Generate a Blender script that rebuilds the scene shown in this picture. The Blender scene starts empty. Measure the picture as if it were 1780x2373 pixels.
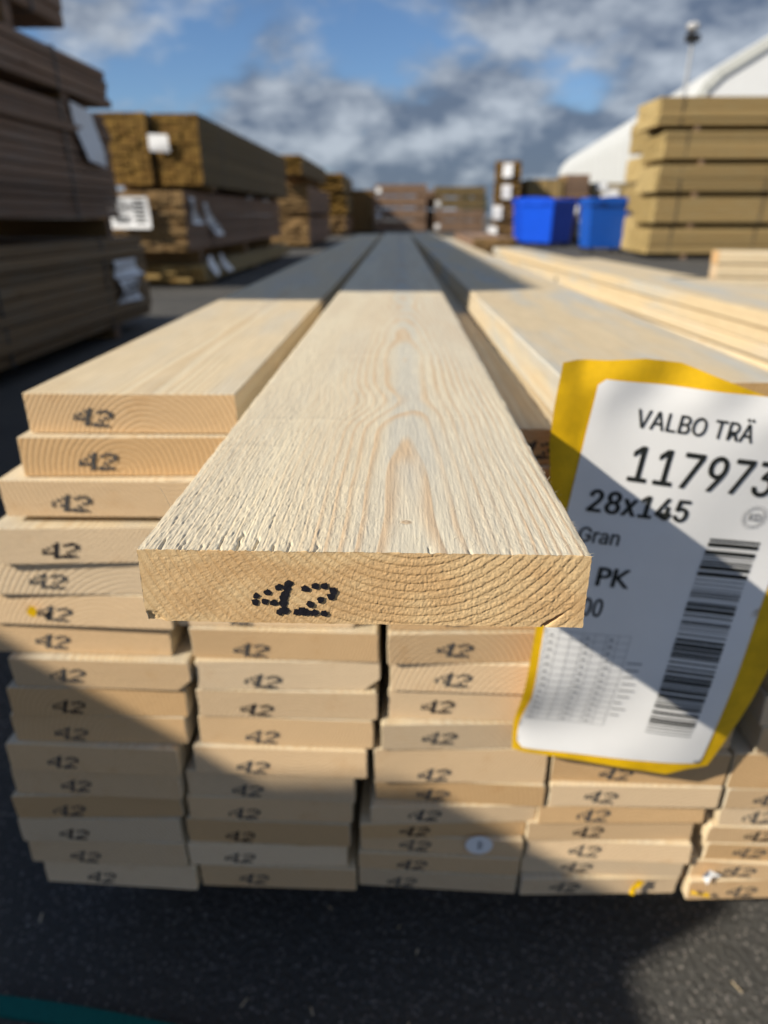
import bpy, bmesh, math, random
import numpy as np
from mathutils import Vector, Matrix

R = math.radians
rng = random.Random(7)
scn = bpy.context.scene
C = scn.collection

# ------------------------------------------------------------------ camera
CAM = Vector((0.0, 0.0, 0.70))
cam_d = bpy.data.cameras.new("camera")
cam = bpy.data.objects.new("camera", cam_d)
C.objects.link(cam)
yaw, pitch = R(1.1857), R(23.988)
Fw = Vector((-math.sin(yaw) * math.cos(pitch), math.cos(yaw) * math.cos(pitch), -math.sin(pitch)))
Rt = Vector((math.cos(yaw), math.sin(yaw), 0))
Up = Rt.cross(Fw)
mw = Matrix((Rt, Up, -Fw)).transposed().to_4x4()
mw.translation = CAM
cam.matrix_world = mw
cam_d.sensor_fit = 'VERTICAL'
cam_d.sensor_height = 36.0
cam_d.lens = 36.0 * 1545.0 / 2373.0
cam_d.clip_start = 0.01
cam_d.clip_end = 2000
cam_d.dof.use_dof = True
cam_d.dof.focus_distance = 0.217
cam_d.dof.aperture_fstop = 8.6
scn.camera = cam

# ------------------------------------------------------------------ sun and sky
SUN_DIR = Vector((-1.0, -0.5, 0.72)).normalized()          # towards the sun
sun_d = bpy.data.lights.new("sun", 'SUN')
sun_d.energy = 4.9
sun_d.angle = R(0.53)
sun_d.color = (1.0, 0.92, 0.785)
sun = bpy.data.objects.new("sun", sun_d)
C.objects.link(sun)
sun.rotation_euler = SUN_DIR.to_track_quat('Z', 'Y').to_euler()
sun.location = (-6, -3, 8)

world = bpy.data.worlds.new("World")
scn.world = world
world.use_nodes = True


class NT:
    """small helper to write node trees"""
    def __init__(self, tree):
        self.t = tree
        tree.nodes.clear()

    def n(self, typ, ins=None, **props):
        nd = self.t.nodes.new(typ)
        for k, v in props.items():
            setattr(nd, k, v)
        for k, v in (ins or {}).items():
            s = nd.inputs[k]
            if isinstance(v, bpy.types.NodeSocket):
                self.t.links.new(v, s)
            else:
                s.default_value = v
        return nd

    def m(self, op, a, b=None, c=None, clamp=False):
        ins = {0: a}
        if b is not None: ins[1] = b
        if c is not None: ins[2] = c
        return self.n('ShaderNodeMath', ins, operation=op, use_clamp=clamp).outputs[0]

    def ramp(self, v, a, b, lo=0.0, hi=1.0, smooth=True):
        nd = self.n('ShaderNodeMapRange', {0: v, 1: a, 2: b, 3: lo, 4: hi},
                    interpolation_type='SMOOTHSTEP' if smooth else 'LINEAR')
        return nd.outputs[0]

    def mix(self, f, a, b, mode='MIX'):
        nd = self.n('ShaderNodeMix', {0: f, 6: a, 7: b}, data_type='RGBA', blend_type=mode)
        return nd.outputs[2]

    def noise(self, vec, scale, detail=3.0, rough=0.55, dist=0.0):
        nd = self.n('ShaderNodeTexNoise', {'Vector': vec, 'Scale': scale, 'Detail': detail,
                                           'Roughness': rough, 'Distortion': dist})
        return nd.outputs[0]

    def vmul(self, v, s):
        return self.n('ShaderNodeVectorMath', {0: v, 1: s}, operation='MULTIPLY').outputs[0]

    def vadd(self, v, s):
        return self.n('ShaderNodeVectorMath', {0: v, 1: s}, operation='ADD').outputs[0]


def col(r, g, b): return (r, g, b, 1.0)


w = NT(world.node_tree)
sky = w.n('ShaderNodeTexSky', sky_type='NISHITA')
sky.sun_disc = False
sky.sun_elevation = math.asin(SUN_DIR.z)
sky.sun_rotation = math.atan2(SUN_DIR.x, SUN_DIR.y)
sky.altitude = 60
sky.air_density = 1.0
sky.dust_density = 0.15
sky.ozone_density = 2.2
tc = w.n('ShaderNodeTexCoord')
sep = w.n('ShaderNodeSeparateXYZ', {0: tc.outputs['Generated']})
den = w.m('ADD', w.m('MAXIMUM', sep.outputs[2], 0.0), 0.42)
cu = w.m('DIVIDE', sep.outputs[0], den)
cv = w.m('DIVIDE', sep.outputs[1], den)
cuv = w.n('ShaderNodeCombineXYZ', {0: cu, 1: cv, 2: 0.0}).outputs[0]
SKY_A, SKY_B = (10.2, 1.1, 6.4), (7.14, 5.6, 2.0)
big = w.noise(w.vadd(cuv, SKY_A), 1.5, 2.0, 0.5)
fine = w.noise(w.vadd(cuv, SKY_B), 3.6, 9.0, 0.6, 0.1)
dens = w.m('ADD', w.m('MULTIPLY', big, 0.9), w.m('MULTIPLY', fine, 0.6))
lowc = w.ramp(sep.outputs[2], 0.0, 0.20, 0.24, 0.0)
dens = w.m('ADD', dens, lowc)
cover = w.ramp(dens, 0.66, 0.80)
sh1 = w.noise(w.vadd(cuv, (SKY_B[0] + .05, SKY_B[1] + .07, SKY_B[2])), 3.6, 9.0, 0.6, 0.1)
lump = w.m('SUBTRACT', fine, sh1)                              # lit flank towards the sun
shade = w.m('ADD', w.m('MULTIPLY', lump, 4.3), w.ramp(dens, 0.70, 1.05, 0.46, 0.24))
ccol = w.mix(w.m('ADD', shade, 0.0, clamp=True), col(1.55, 2.0, 2.85), col(5.9, 6.5, 7.3))
skyc = w.mix(1.0, sky.outputs[0], col(0.83, 1.0, 1.24), 'MULTIPLY')
skyf = w.mix(w.m('MULTIPLY', cover, 0.92), skyc, ccol)
bg = w.n('ShaderNodeBackground', {0: skyf, 1: 0.073})
wo = w.n('ShaderNodeOutputWorld', {0: bg.outputs[0]})

vs = scn.view_settings
vs.view_transform = 'Standard'
vs.look = 'None'
vs.exposure = 0.2
vs.gamma = 1.0
vs.use_curve_mapping = False
scn.display_settings.display_device = 'sRGB'
scn.render.engine = 'CYCLES'
scn.cycles.max_bounces = 6
scn.cycles.diffuse_bounces = 4
scn.cycles.use_denoising = True

# ------------------------------------------------------------------ helpers
def tag(o, label=None, cat=None, group=None, kind=None):
    if label: o['label'] = label
    if cat: o['category'] = cat
    if group: o['group'] = group
    if kind: o['kind'] = kind
    return o


def link(name, me, parent=None, mat=None):
    o = bpy.data.objects.new(name, me)
    C.objects.link(o)
    if parent is not None: o.parent = parent
    if mat is not None and me is not None and len(me.materials) == 0:
        me.materials.append(mat)
    return o


def empty(name, loc=(0, 0, 0), rz=0.0):
    o = bpy.data.objects.new(name, None)
    o.empty_display_size = 0.1
    C.objects.link(o)
    o.location = loc
    o.rotation_euler = (0, 0, rz)
    return o


class MB:
    """collects simple shapes into one mesh"""
    def __init__(self):
        self.v = []
        self.f = []

    def box(self, x0, x1, y0, y1, z0, z1):
        b = len(self.v)
        self.v += [(x0, y0, z0), (x1, y0, z0), (x1, y1, z0), (x0, y1, z0),
                   (x0, y0, z1), (x1, y0, z1), (x1, y1, z1), (x0, y1, z1)]
        self.f += [tuple(b + i for i in q) for q in
                   ((0, 3, 2, 1), (4, 5, 6, 7), (0, 1, 5, 4), (1, 2, 6, 5), (2, 3, 7, 6), (3, 0, 4, 7))]
        return self

    def poly(self, pts):
        b = len(self.v)
        self.v += [tuple(p) for p in pts]
        self.f.append(tuple(range(b, b + len(pts))))
        return self

    def prism_y(self, prof, stations):
        """closed x-z profile swept through stations (y, sx, sz, dx, dz)"""
        b = len(self.v)
        n = len(prof)
        for (y, dx, dz) in stations:
            self.v += [(px + dx, y, pz + dz) for px, pz in prof]
        for s in range(len(stations) - 1):
            for i in range(n):
                j = (i + 1) % n
                a0, a1 = b + s * n + i, b + s * n + j
                self.f.append((a0, a1, a1 + n, a0 + n))
        self.f.append(tuple(b + i for i in reversed(range(n))))
        self.f.append(tuple(b + (len(stations) - 1) * n + i for i in range(n)))
        return self

    def tube(self, p0, p1, r0, r1=None, n=8):
        r1 = r0 if r1 is None else r1
        p0, p1 = Vector(p0), Vector(p1)
        q = (p1 - p0).to_track_quat('Z', 'Y')
        b = len(self.v)
        for p, r in ((p0, r0), (p1, r1)):
            for i in range(n):
                a = 2 * math.pi * i / n
                self.v.append(tuple(p + q @ Vector((r * math.cos(a), r * math.sin(a), 0))))
        for i in range(n):
            j = (i + 1) % n
            self.f.append((b + i, b + j, b + n + j, b + n + i))
        self.f.append(tuple(b + i for i in reversed(range(n))))
        self.f.append(tuple(b + n + i for i in range(n)))
        return self

    def mesh(self, name):
        me = bpy.data.meshes.new(name)
        me.from_pydata(self.v, [], self.f)
        bm = bmesh.new(); bm.from_mesh(me)
        bmesh.ops.recalc_face_normals(bm, faces=bm.faces)
        bm.to_mesh(me); bm.free()
        return me

    def build(self, name, mat, parent=None, smooth=False):
        me = self.mesh(name)
        if smooth:
            for p in me.polygons: p.use_smooth = True
        return link(name, me, parent, mat)


# ------------------------------------------------------------------ materials
def principled(nt, color, rough=0.7, normal=None, spec=0.3, **kw):
    ins = {'Base Color': color, 'Roughness': rough, 'Specular IOR Level': spec}
    if normal is not None: ins['Normal'] = normal
    ins.update(kw)
    p = nt.n('ShaderNodeBsdfPrincipled', ins)
    nt.n('ShaderNodeOutputMaterial', {0: p.outputs[0]})
    return p


def simple_mat(name, c, rough=0.6, spec=0.3, var=0.12, scale=14.0, bump=0.0):
    m = bpy.data.materials.new(name); m.use_nodes = True
    nt = NT(m.node_tree)
    t = nt.n('ShaderNodeTexCoord')
    nz = nt.noise(t.outputs['Object'], scale, 4.0, 0.6)
    k = nt.ramp(nz, 0.25, 0.75, 1 - var, 1 + var, False)
    cc = nt.mix(1.0, col(*c), nt.n('ShaderNodeCombineXYZ', {0: k, 1: k, 2: k}).outputs[0], 'MULTIPLY')
    nrm = None
    if bump:
        nrm = nt.n('ShaderNodeBump', {'Height': nt.noise(t.outputs['Object'], scale * 9, 4.0), 'Strength': bump,
                                      'Distance': 0.002}).outputs[0]
    principled(nt, cc, rough, nrm, spec)
    return m


def wood_mat(name, early, late, end_a, end_b, grey=(0.5, 0.5, 0.48), grey_amt=0.25, spacing=0.0023,
             late_amt=0.45, vary=0.18, bump=0.5, weather=0.0):
    """sawn timber: length along local Y, width X, thickness Z; growth rings in 3-D run through face and end grain"""
    m = bpy.data.materials.new(name); m.use_nodes = True
    nt = NT(m.node_tree)
    t = nt.n('ShaderNodeTexCoord')
    P = t.outputs['Object']
    oi = nt.n('ShaderNodeObjectInfo').outputs['Random']
    wn = nt.n('ShaderNodeTexWhiteNoise', {'W': nt.m('MULTIPLY', oi, 913.7)}, noise_dimensions='1D')
    rc = nt.n('ShaderNodeSeparateColor', {0: wn.outputs[1]})
    ra, rb, rcx = rc.outputs[0], rc.outputs[1], rc.outputs[2]
    s = nt.n('ShaderNodeSeparateXYZ', {0: P})
    off = nt.n('ShaderNodeCombineXYZ', {0: nt.m('MULTIPLY', ra, 37.0), 1: nt.m('MULTIPLY', rb, 91.0),
                                        2: nt.m('MULTIPLY', rcx, 53.0)}).outputs[0]
    Q = nt.vadd(P, off)
    wob = nt.noise(nt.vmul(Q, (9.0, 1.6, 9.0)), 1.0, 3.0, 0.5)
    sgn = nt.m('SUBTRACT', nt.m('MULTIPLY', nt.m('GREATER_THAN', rb, 0.5), 2.0), 1.0)
    zc = nt.m('MULTIPLY', sgn, nt.m('ADD', nt.m('MULTIPLY', rcx, 0.05), 0.012))
    slope = nt.m('MULTIPLY', s.outputs[1], nt.m('MULTIPLY', nt.m('SUBTRACT', ra, 0.5), 0.03))
    xx = nt.m('SUBTRACT', s.outputs[0], nt.m('MULTIPLY', nt.m('SUBTRACT', ra, 0.5), 0.13))
    zz = nt.m('ADD', nt.m('ADD', s.outputs[2], zc), nt.m('ADD', slope, nt.m('MULTIPLY', nt.m('SUBTRACT', wob, 0.5), 0.012)))
    r = nt.m('SQRT', nt.m('ADD', nt.m('MULTIPLY', xx, xx), nt.m('MULTIPLY', zz, zz)))
    fr = nt.noise(nt.vmul(Q, (60.0, 3.0, 60.0)), 1.0, 2.0)
    kv0 = nt.n('ShaderNodeTexVoronoi', {'Vector': nt.vmul(Q, (1.0, 0.62, 1.0)), 'Scale': 5.2, 'Randomness': 1.0}, feature='F1')
    r = nt.m('ADD', r, nt.m('MULTIPLY', nt.ramp(kv0.outputs['Distance'], 0.03, 0.3, 1.0, 0.0), 0.008))
    r = nt.m('ADD', r, nt.m('MULTIPLY', nt.m('SUBTRACT', fr, 0.5), 0.0018))
    ph = nt.m('FRACT', nt.m('DIVIDE', r, nt.m('MULTIPLY', nt.m('ADD', 0.8, nt.m('MULTIPLY', rb, 0.45)), spacing)))
    kv = nt.n('ShaderNodeTexVoronoi', {'Vector': nt.vmul(Q, (1.0, 0.62, 1.0)), 'Scale': 5.2, 'Randomness': 1.0}, feature='F1')
    kd = kv.outputs['Distance']
    knot = nt.ramp(kd, 0.035, 0.055, 1.0, 0.0)
    halo = nt.ramp(kd, 0.04, 0.16, 1.0, 0.0)
    lw = nt.m('MULTIPLY', nt.ramp(ph, 0.25, 0.85), nt.ramp(ph, 0.9, 1.0, 1.0, 0.0))
    N = nt.n('ShaderNodeSeparateXYZ', {0: t.outputs['Normal']})
    isend = nt.m('GREATER_THAN', nt.m('ABSOLUTE', N.outputs[1]), 0.75)
    fib = nt.noise(nt.vmul(Q, (900.0, 22.0, 900.0)), 1.0, 3.0, 0.6)
    blot = nt.noise(nt.vmul(Q, (14.0, 2.2, 14.0)), 1.0, 4.0, 0.6)
    face = nt.mix(nt.m('MULTIPLY', lw, late_amt), col(*early), col(*late))
    face = nt.mix(nt.m('MULTIPLY', nt.ramp(blot, 0.44, 0.66), grey_amt), face, col(*grey))
    face = nt.mix(nt.m('MULTIPLY', halo, 0.35), face, col(*late))
    face = nt.mix(nt.m('MULTIPLY', knot, 0.8), face, nt.mix(1.0, col(*late), col(0.75, 0.66, 0.56), 'MULTIPLY'))
    mott = nt.noise(nt.vmul(Q, (70.0, 16.0, 70.0)), 1.0, 5.0, 0.65)
    face = nt.mix(nt.ramp(mott, 0.46, 0.72, 0.0, 0.45), face, nt.mix(1.0, face, col(1.14, 1.15, 1.18), 'MULTIPLY'))
    face = nt.mix(nt.ramp(mott, 0.28, 0.46, 0.4, 0.0), face, nt.mix(1.0, face, col(0.86, 0.80, 0.72), 'MULTIPLY'))
    endc = nt.mix(rcx, col(*end_a), col(*end_b))
    endc = nt.mix(nt.m('MULTIPLY', lw, late_amt * 0.80), endc, nt.mix(1.0, endc, col(0.74, 0.60, 0.42), 'MULTIPLY'))
    eb = nt.noise(nt.vmul(Q, (45.0, 45.0, 45.0)), 1.0, 4.0, 0.6)
    endc = nt.mix(nt.ramp(eb, 0.55, 0.8, 0.0, 0.35), endc, nt.mix(1.0, endc, col(0.82, 0.66, 0.48), 'MULTIPLY'))
    c = nt.mix(isend, face, endc)
    k = nt.m('ADD', nt.m('MULTIPLY', nt.m('SUBTRACT', ra, 0.5), vary), nt.ramp(fib, 0.2, 0.8, 0.9, 1.1, False))
    c = nt.mix(1.0, c, nt.n('ShaderNodeCombineXYZ', {0: k, 1: k, 2: k}).outputs[0], 'MULTIPLY')
    if weather:
        ws = nt.noise(nt.vmul(Q, (3.0, 0.7, 30.0)), 1.0, 5.0, 0.65)
        c = nt.mix(nt.ramp(ws, 0.4, 0.7, 0.0, weather), c, nt.mix(1.0, c, col(0.55, 0.5, 0.46), 'MULTIPLY'))
    grit = nt.noise(nt.vmul(Q, (700.0, 700.0, 700.0)), 1.0, 3.0)
    saw = nt.noise(nt.vmul(Q, (60.0, 60.0, 420.0)), 1.0, 2.0)
    hend = nt.m('ADD', nt.m('MULTIPLY', lw, 0.4), nt.m('ADD', nt.m('MULTIPLY', grit, 0.6), nt.m('MULTIPLY', saw, 0.5)))
    hface = nt.m('ADD', nt.m('MULTIPLY', fib, 1.0), nt.m('MULTIPLY', lw, 0.25))
    h = nt.n('ShaderNodeMix', {0: isend, 2: hface, 3: hend}, data_type='FLOAT').outputs[0]
    nrm = nt.n('ShaderNodeBump', {'Height': h, 'Strength': bump, 'Distance': 0.0008}).outputs[0]
    principled(nt, c, 0.78, nrm, 0.25)
    return m


M = {}
M['spruce'] = wood_mat('spruce', (0.72, 0.60, 0.405), (0.60, 0.42, 0.22), (0.70, 0.455, 0.225), (0.80, 0.63, 0.425),
                       (0.55, 0.53, 0.46), 0.45, 0.0034, 0.5, 0.20, 0.7)
M['spruce_grey'] = wood_mat('greyed_spruce', (0.66, 0.54, 0.35), (0.56, 0.42, 0.26), (0.60, 0.395, 0.17), (0.70, 0.54, 0.33),
                            (0.49, 0.49, 0.45), 0.9, 0.0031, 0.5, 0.1, 0.6)
M['treated'] = wood_mat('treated_pine', (0.36, 0.27, 0.125), (0.26, 0.17, 0.07), (0.30, 0.18, 0.055), (0.42, 0.29, 0.11),
                        (0.30, 0.25, 0.15), 0.3, 0.004, 0.4, 0.35)
M['yellow'] = wood_mat('pale_treated_pine', (0.375, 0.262, 0.112), (0.275, 0.18, 0.066), (0.41, 0.30, 0.12), (0.47, 0.36, 0.165),
                       (0.36, 0.30, 0.16), 0.3, 0.004, 0.4, 0.42)
M['brown'] = wood_mat('weathered_brown_pine', (0.30, 0.19, 0.122), (0.18, 0.107, 0.066), (0.24, 0.145, 0.055), (0.33, 0.22, 0.10),
                      (0.28, 0.215, 0.165), 0.5, 0.004, 0.5, 0.45, 0.5, 0.5)
M['olive'] = wood_mat('olive_treated_pine', (0.275, 0.178, 0.092), (0.18, 0.112, 0.052), (0.24, 0.15, 0.06), (0.33, 0.22, 0.1),
                      (0.24, 0.19, 0.125), 0.5, 0.004, 0.5, 0.4, 0.5, 0.4)
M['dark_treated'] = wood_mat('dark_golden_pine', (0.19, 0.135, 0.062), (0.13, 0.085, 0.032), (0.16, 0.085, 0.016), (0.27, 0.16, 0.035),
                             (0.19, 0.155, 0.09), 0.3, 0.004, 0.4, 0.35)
M['strap'] = simple_mat('black_plastic_band', (0.055, 0.055, 0.052), 0.4)
M['paper'] = simple_mat('white_paper', (0.87, 0.865, 0.85), 0.45, 0.35, 0.03, 30)
M['yellow_film'] = simple_mat('yellow_film', (0.78, 0.465, 0.005), 0.42, 0.4, 0.26, 34)
M['ink'] = simple_mat('black_ink', (0.014, 0.013, 0.018), 0.6, 0.25)
M['ink_faded'] = simple_mat('faded_ink', (0.075, 0.075, 0.075), 0.7, 0.2, 0.3, 300)
M['print'] = simple_mat('printed_black', (0.02, 0.022, 0.02), 0.5)
M['print_grey'] = simple_mat('printed_grey', (0.33, 0.33, 0.33), 0.5)
M['blue'] = simple_mat('blue_plastic', (0.004, 0.075, 0.62), 0.38, 0.45, 0.06, 6)
M['blue_dull'] = simple_mat('duller_blue_plastic', (0.004, 0.085, 0.46), 0.42, 0.45, 0.06, 6)
M['rubber'] = simple_mat('black_rubber', (0.02, 0.02, 0.02), 0.7)
M['steel'] = simple_mat('galvanised_steel', (0.35, 0.36, 0.37), 0.4, 0.5)
M['lamp_glass'] = simple_mat('lamp_glass', (0.5, 0.5, 0.5), 0.15, 0.6)
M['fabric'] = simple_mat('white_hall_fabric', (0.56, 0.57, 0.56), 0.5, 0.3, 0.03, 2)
M['lightened_gable_fabric'] = simple_mat('lightened_gable_fabric', (0.86, 0.87, 0.86), 0.5, 0.3, 0.03, 2)  # lighter copy of the hall fabric; the gable's sunlit brightness is put into colour
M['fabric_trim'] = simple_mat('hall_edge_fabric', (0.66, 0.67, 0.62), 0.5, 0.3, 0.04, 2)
M['teal'] = simple_mat('teal_webbing', (0.008, 0.14, 0.12), 0.7, 0.2, 0.12, 160, 0.4)
M['bark'] = simple_mat('bark', (0.07, 0.05, 0.035), 0.9)


def leaf_mat():
    m = bpy.data.materials.new('leaf_green'); m.use_nodes = True
    nt = NT(m.node_tree)
    t = nt.n('ShaderNodeTexCoord')
    nz = nt.noise(t.outputs['Object'], 1.6, 4.0)
    principled(nt, nt.mix(nz, col(0.025, 0.05, 0.02), col(0.07, 0.11, 0.04)), 0.7)
    return m


M['leaf'] = leaf_mat()


def asphalt_mat():
    m = bpy.data.materials.new('asphalt'); m.use_nodes = True
    nt = NT(m.node_tree)
    t = nt.n('ShaderNodeTexCoord'); P = t.outputs['Object']
    vo = nt.n('ShaderNodeTexVoronoi', {'Vector': P, 'Scale': 250.0}, feature='F1')
    cr = nt.n('ShaderNodeSeparateColor', {0: vo.outputs['Color']})
    stone = nt.m('MULTIPLY', nt.m('GREATER_THAN', cr.outputs[0], 0.62), nt.ramp(vo.outputs['Distance'], 0.25, 0.5, 1.0, 0.0))
    fine = nt.noise(P, 900.0, 4.0, 0.65)
    big = nt.noise(P, 1.3, 5.0, 0.6)
    base = nt.mix(nt.ramp(fine, 0.3, 0.7), col(0.05, 0.05, 0.047), col(0.12, 0.116, 0.106))
    sc = nt.mix(cr.outputs[1], col(0.11, 0.105, 0.10), col(0.33, 0.30, 0.27))
    c = nt.mix(stone, base, sc)
    c = nt.mix(1.0, c, nt.mix(nt.ramp(big, 0.3, 0.7), col(0.82, 0.82, 0.84), col(1.2, 1.18, 1.14)), 'MULTIPLY')
    vo2 = nt.n('ShaderNodeTexVoronoi', {'Vector': P, 'Scale': 150.0}, feature='F1')
    h = nt.m('ADD', nt.m('MULTIPLY', vo2.outputs['Distance'], -0.9), nt.m('MULTIPLY', fine, 0.5))
    nrm = nt.n('ShaderNodeBump', {'Height': h, 'Strength': 0.8, 'Distance': 0.004}).outputs[0]
    principled(nt, c, 0.82, nrm, 0.25)
    return m


M['asphalt'] = asphalt_mat()

# ------------------------------------------------------------------ ground
g = MB()
g.poly([(-300, -120, 0), (300, -120, 0), (300, 500, 0), (-300, 500, 0)])
gr = g.build('asphalt_ground', M['asphalt'])
tag(gr, 'grey asphalt yard surface', None, None, 'structure')

# ------------------------------------------------------------------ numpy noise
def _h(ix, iy, seed):
    n = (ix.astype(np.int64) * 374761393 + iy.astype(np.int64) * 668265263 + seed * 974634541) & 0xffffffff
    n = ((n ^ (n >> 13)) * 1274126177) & 0xffffffff
    n = n ^ (n >> 16)
    return (n & 0xffff) / 65535.0


def vnoise(x, y, seed=0):
    x = np.asarray(x, float); y = np.asarray(y, float)
    x, y = np.broadcast_arrays(x, y)
    ix, iy = np.floor(x), np.floor(y)
    fx, fy = x - ix, y - iy
    fx = fx * fx * (3 - 2 * fx); fy = fy * fy * (3 - 2 * fy)
    a, b = _h(ix, iy, seed), _h(ix + 1, iy, seed)
    c, d = _h(ix, iy + 1, seed), _h(ix + 1, iy + 1, seed)
    return (a * (1 - fx) + b * fx) * (1 - fy) + (c * (1 - fx) + d * fx) * fy


def fbm(x, y, seed=0, oct=4, gain=0.55):
    s = 0; a = 1; t = 0
    for i in range(oct):
        s = s + a * vnoise(np.asarray(x) * 2 ** i + 13.1 * i, np.asarray(y) * 2 ** i + 7.7 * i, seed + i)
        t += a; a *= gain
    return s / t


def sst(a, b, v):
    k = np.clip((v - a) / (b - a), 0, 1)
    return k * k * (3 - 2 * k)


# ------------------------------------------------------------------ the long board in front (real relief on its sawn face and end)
MW, MT = 0.1455, 0.0272            # width, thickness
HX, HZ = MW / 2, MT / 2
PX, SP = 0.0150, 0.0031            # pith offset, ring width


def ring_r(x, y, depth):
    """distance from the pith line at depth below the top face"""
    wob = (fbm(y * 9.0, x * 12.0, 3, 3) - 0.5) * 0.0042 + (vnoise(x * 420, y * 14, 9) - 0.5) * 0.00025
    kn = 0.006 * np.exp(-((y - 0.185) / 0.03) ** 2) * np.exp(-((x + 0.012) / 0.03) ** 2) \
        - 0.0028 * np.exp(-((y - 0.33) / 0.05) ** 2) * np.exp(-((x - 0.01) / 0.04) ** 2) \
        + 0.005 * np.exp(-((y - 0.62) / 0.06) ** 2) * np.exp(-((x - 0.0) / 0.03) ** 2)
    d = 0.0285 + 0.021 * y + depth
    return np.sqrt((x - PX) ** 2 + d ** 2) + wob + kn


def late_of(r):
    ph = np.mod(r / SP, 1.0)
    return sst(0.45, 0.86, ph) * (1 - sst(0.93, 1.0, ph)), ph


GROOVES = [(-0.0655, 0.010, 0.0009), (-0.0525, 0.005, 0.0006), (-0.0405, 0.017, 0.0012), (-0.0350, 0.012, 0.0010),
           (-0.0285, 0.006, 0.0008), (-0.0235, 0.010, 0.0007), (-0.0150, 0.007, 0.0006), (-0.046, 0.012, 0.0007),
           (-0.0585, 0.009, 0.0007), (0.0215, 0.006, 0.0007), (0.0345, 0.004, 0.0006), (0.048, 0.005, 0.0005)]


def top_h(x, y):
    lw, ph = late_of(ring_r(x, y, 0.0))
    left = sst(0.02, -0.06, x)
    cath = np.exp(-((x - PX) / 0.019) ** 2)
    xw = x + 0.0012 * (fbm(x / 0.012, y / 0.03, 17, 2) - 0.5)
    fA = fbm(xw / 0.00055, y / 0.011, 21, 3) - 0.5             # fine fibre lines
    fB = fbm(xw / 0.0009, y / 0.0062, 31, 3)                  # torn, lifted fibre tufts
    fC = fbm(xw / 0.0007, y / 0.0030, 33, 2)
    mask = np.clip(0.30 + 1.2 * (fbm(x / 0.022, y / 0.045, 41, 3) - 0.45) + 0.50 * left - 0.42 * cath
                   + 0.40 * np.exp(-y / 0.03), 0.04, 1.3)
    fade = np.exp(-y / 0.9)
    tear = np.abs(fB - 0.5) * -1.6 + np.maximum(fC - 0.55, 0) * 1.8
    edge = sst(0.80, 0.97, ph) * (0.35 + 0.65 * left)
    h = fA * 0.00030 + mask * tear * 0.00036 + lw * 0.00008 - edge * 0.00022 * (0.3 + mask)
    wave = (fbm(x / 0.0034, y / 0.022, 51, 2) - 0.5) * 0.00025
    whorl = sum(a * np.exp(-((y - y0 + 0.15 * (x - x0) ** 2 / 0.05 + 0.004 * (vnoise(x * 60, y * 0, 3) - .5)) / 0.003) ** 2) * np.exp(-((x - x0) / sx) ** 2)
                for y0, x0, sx, a in ((0.0560, -0.010, 0.014, 0.0003), (0.150, -0.040, 0.03, 0.0004), (0.158, 0.040, 0.02, 0.0002),
                                      (0.33, 0.0, 0.06, 0.0005), (0.105, -0.055, 0.02, 0.0003)))
    h = (h + wave) * fade + whorl
    for gx, gl, gd in GROOVES:
        cx = gx + 0.0012 * (vnoise(y * 300 + gx * 9000, y * 0, 7) - 0.5) - 0.06 * y
        h = h - gd * np.exp(-((x - cx) / 0.00042) ** 2) * sst(gl, gl * 0.55, y)
    kx, ky = 0.0140, 0.0235                                    # pin knot
    rr = np.sqrt(((x - kx) / 0.0019) ** 2 + ((y - ky) / 0.0016) ** 2)
    h = h * sst(0.4, 1.3, rr) - 0.00022 * np.exp(-((rr - 1) / 0.25) ** 2)
    return h, lw, rr


def end_h(x, dz):
    """relief of the end grain; dz = depth below the top face"""
    lw, ph = late_of(ring_r(x, np.zeros_like(x), dz))
    ang = np.arctan2(x - PX, 0.0285 + dz)
    rad = ring_r(x, np.zeros_like(x), dz)
    ray = fbm(ang * 210, rad * 700, 61, 3) - 0.5               # torn along the medullary rays
    grit = fbm(x / 0.00062, dz / 0.00062, 71, 2) - 0.5
    tw = fbm((x + dz) / 0.0016, (x - dz) / 0.0005, 73, 2) - 0.5
    right = sst(-0.03, 0.03, x)
    step = (ph - 0.5) * 0.00012
    groove = np.exp(-((ph - 0.94) / 0.075) ** 2) * (0.00013 + 0.00007 * right)
    h = ray * 0.00020 + grit * (0.00012 + 0.00022 * right) + tw * 0.00010 + step * (0.4 + 0.8 * right) - groove
    h += (fbm(x / 0.012, dz / 0.008, 81, 2) - 0.5) * 0.0003
    # small open check near the lower right corner
    x0, z0, x1, z1 = 0.0600, 0.0268, 0.0655, 0.0222
    t = np.clip(((x - x0) * (x1 - x0) + (dz - z0) * (z1 - z0)) / ((x1 - x0) ** 2 + (z1 - z0) ** 2), 0, 1.0)
    dd = np.hypot(x - x0 - t * (x1 - x0), dz - z0 - t * (z1 - z0))
    h -= 0.006 * np.exp(-(dd / (0.00045 * (1.15 - 0.7 * t))) ** 2)
    return h, lw


def groove_c(x, dz):
    ph = np.mod(ring_r(x, np.zeros_like(x), dz) / SP, 1.0)
    return np.exp(-((ph - 0.93) / 0.06) ** 2)


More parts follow.
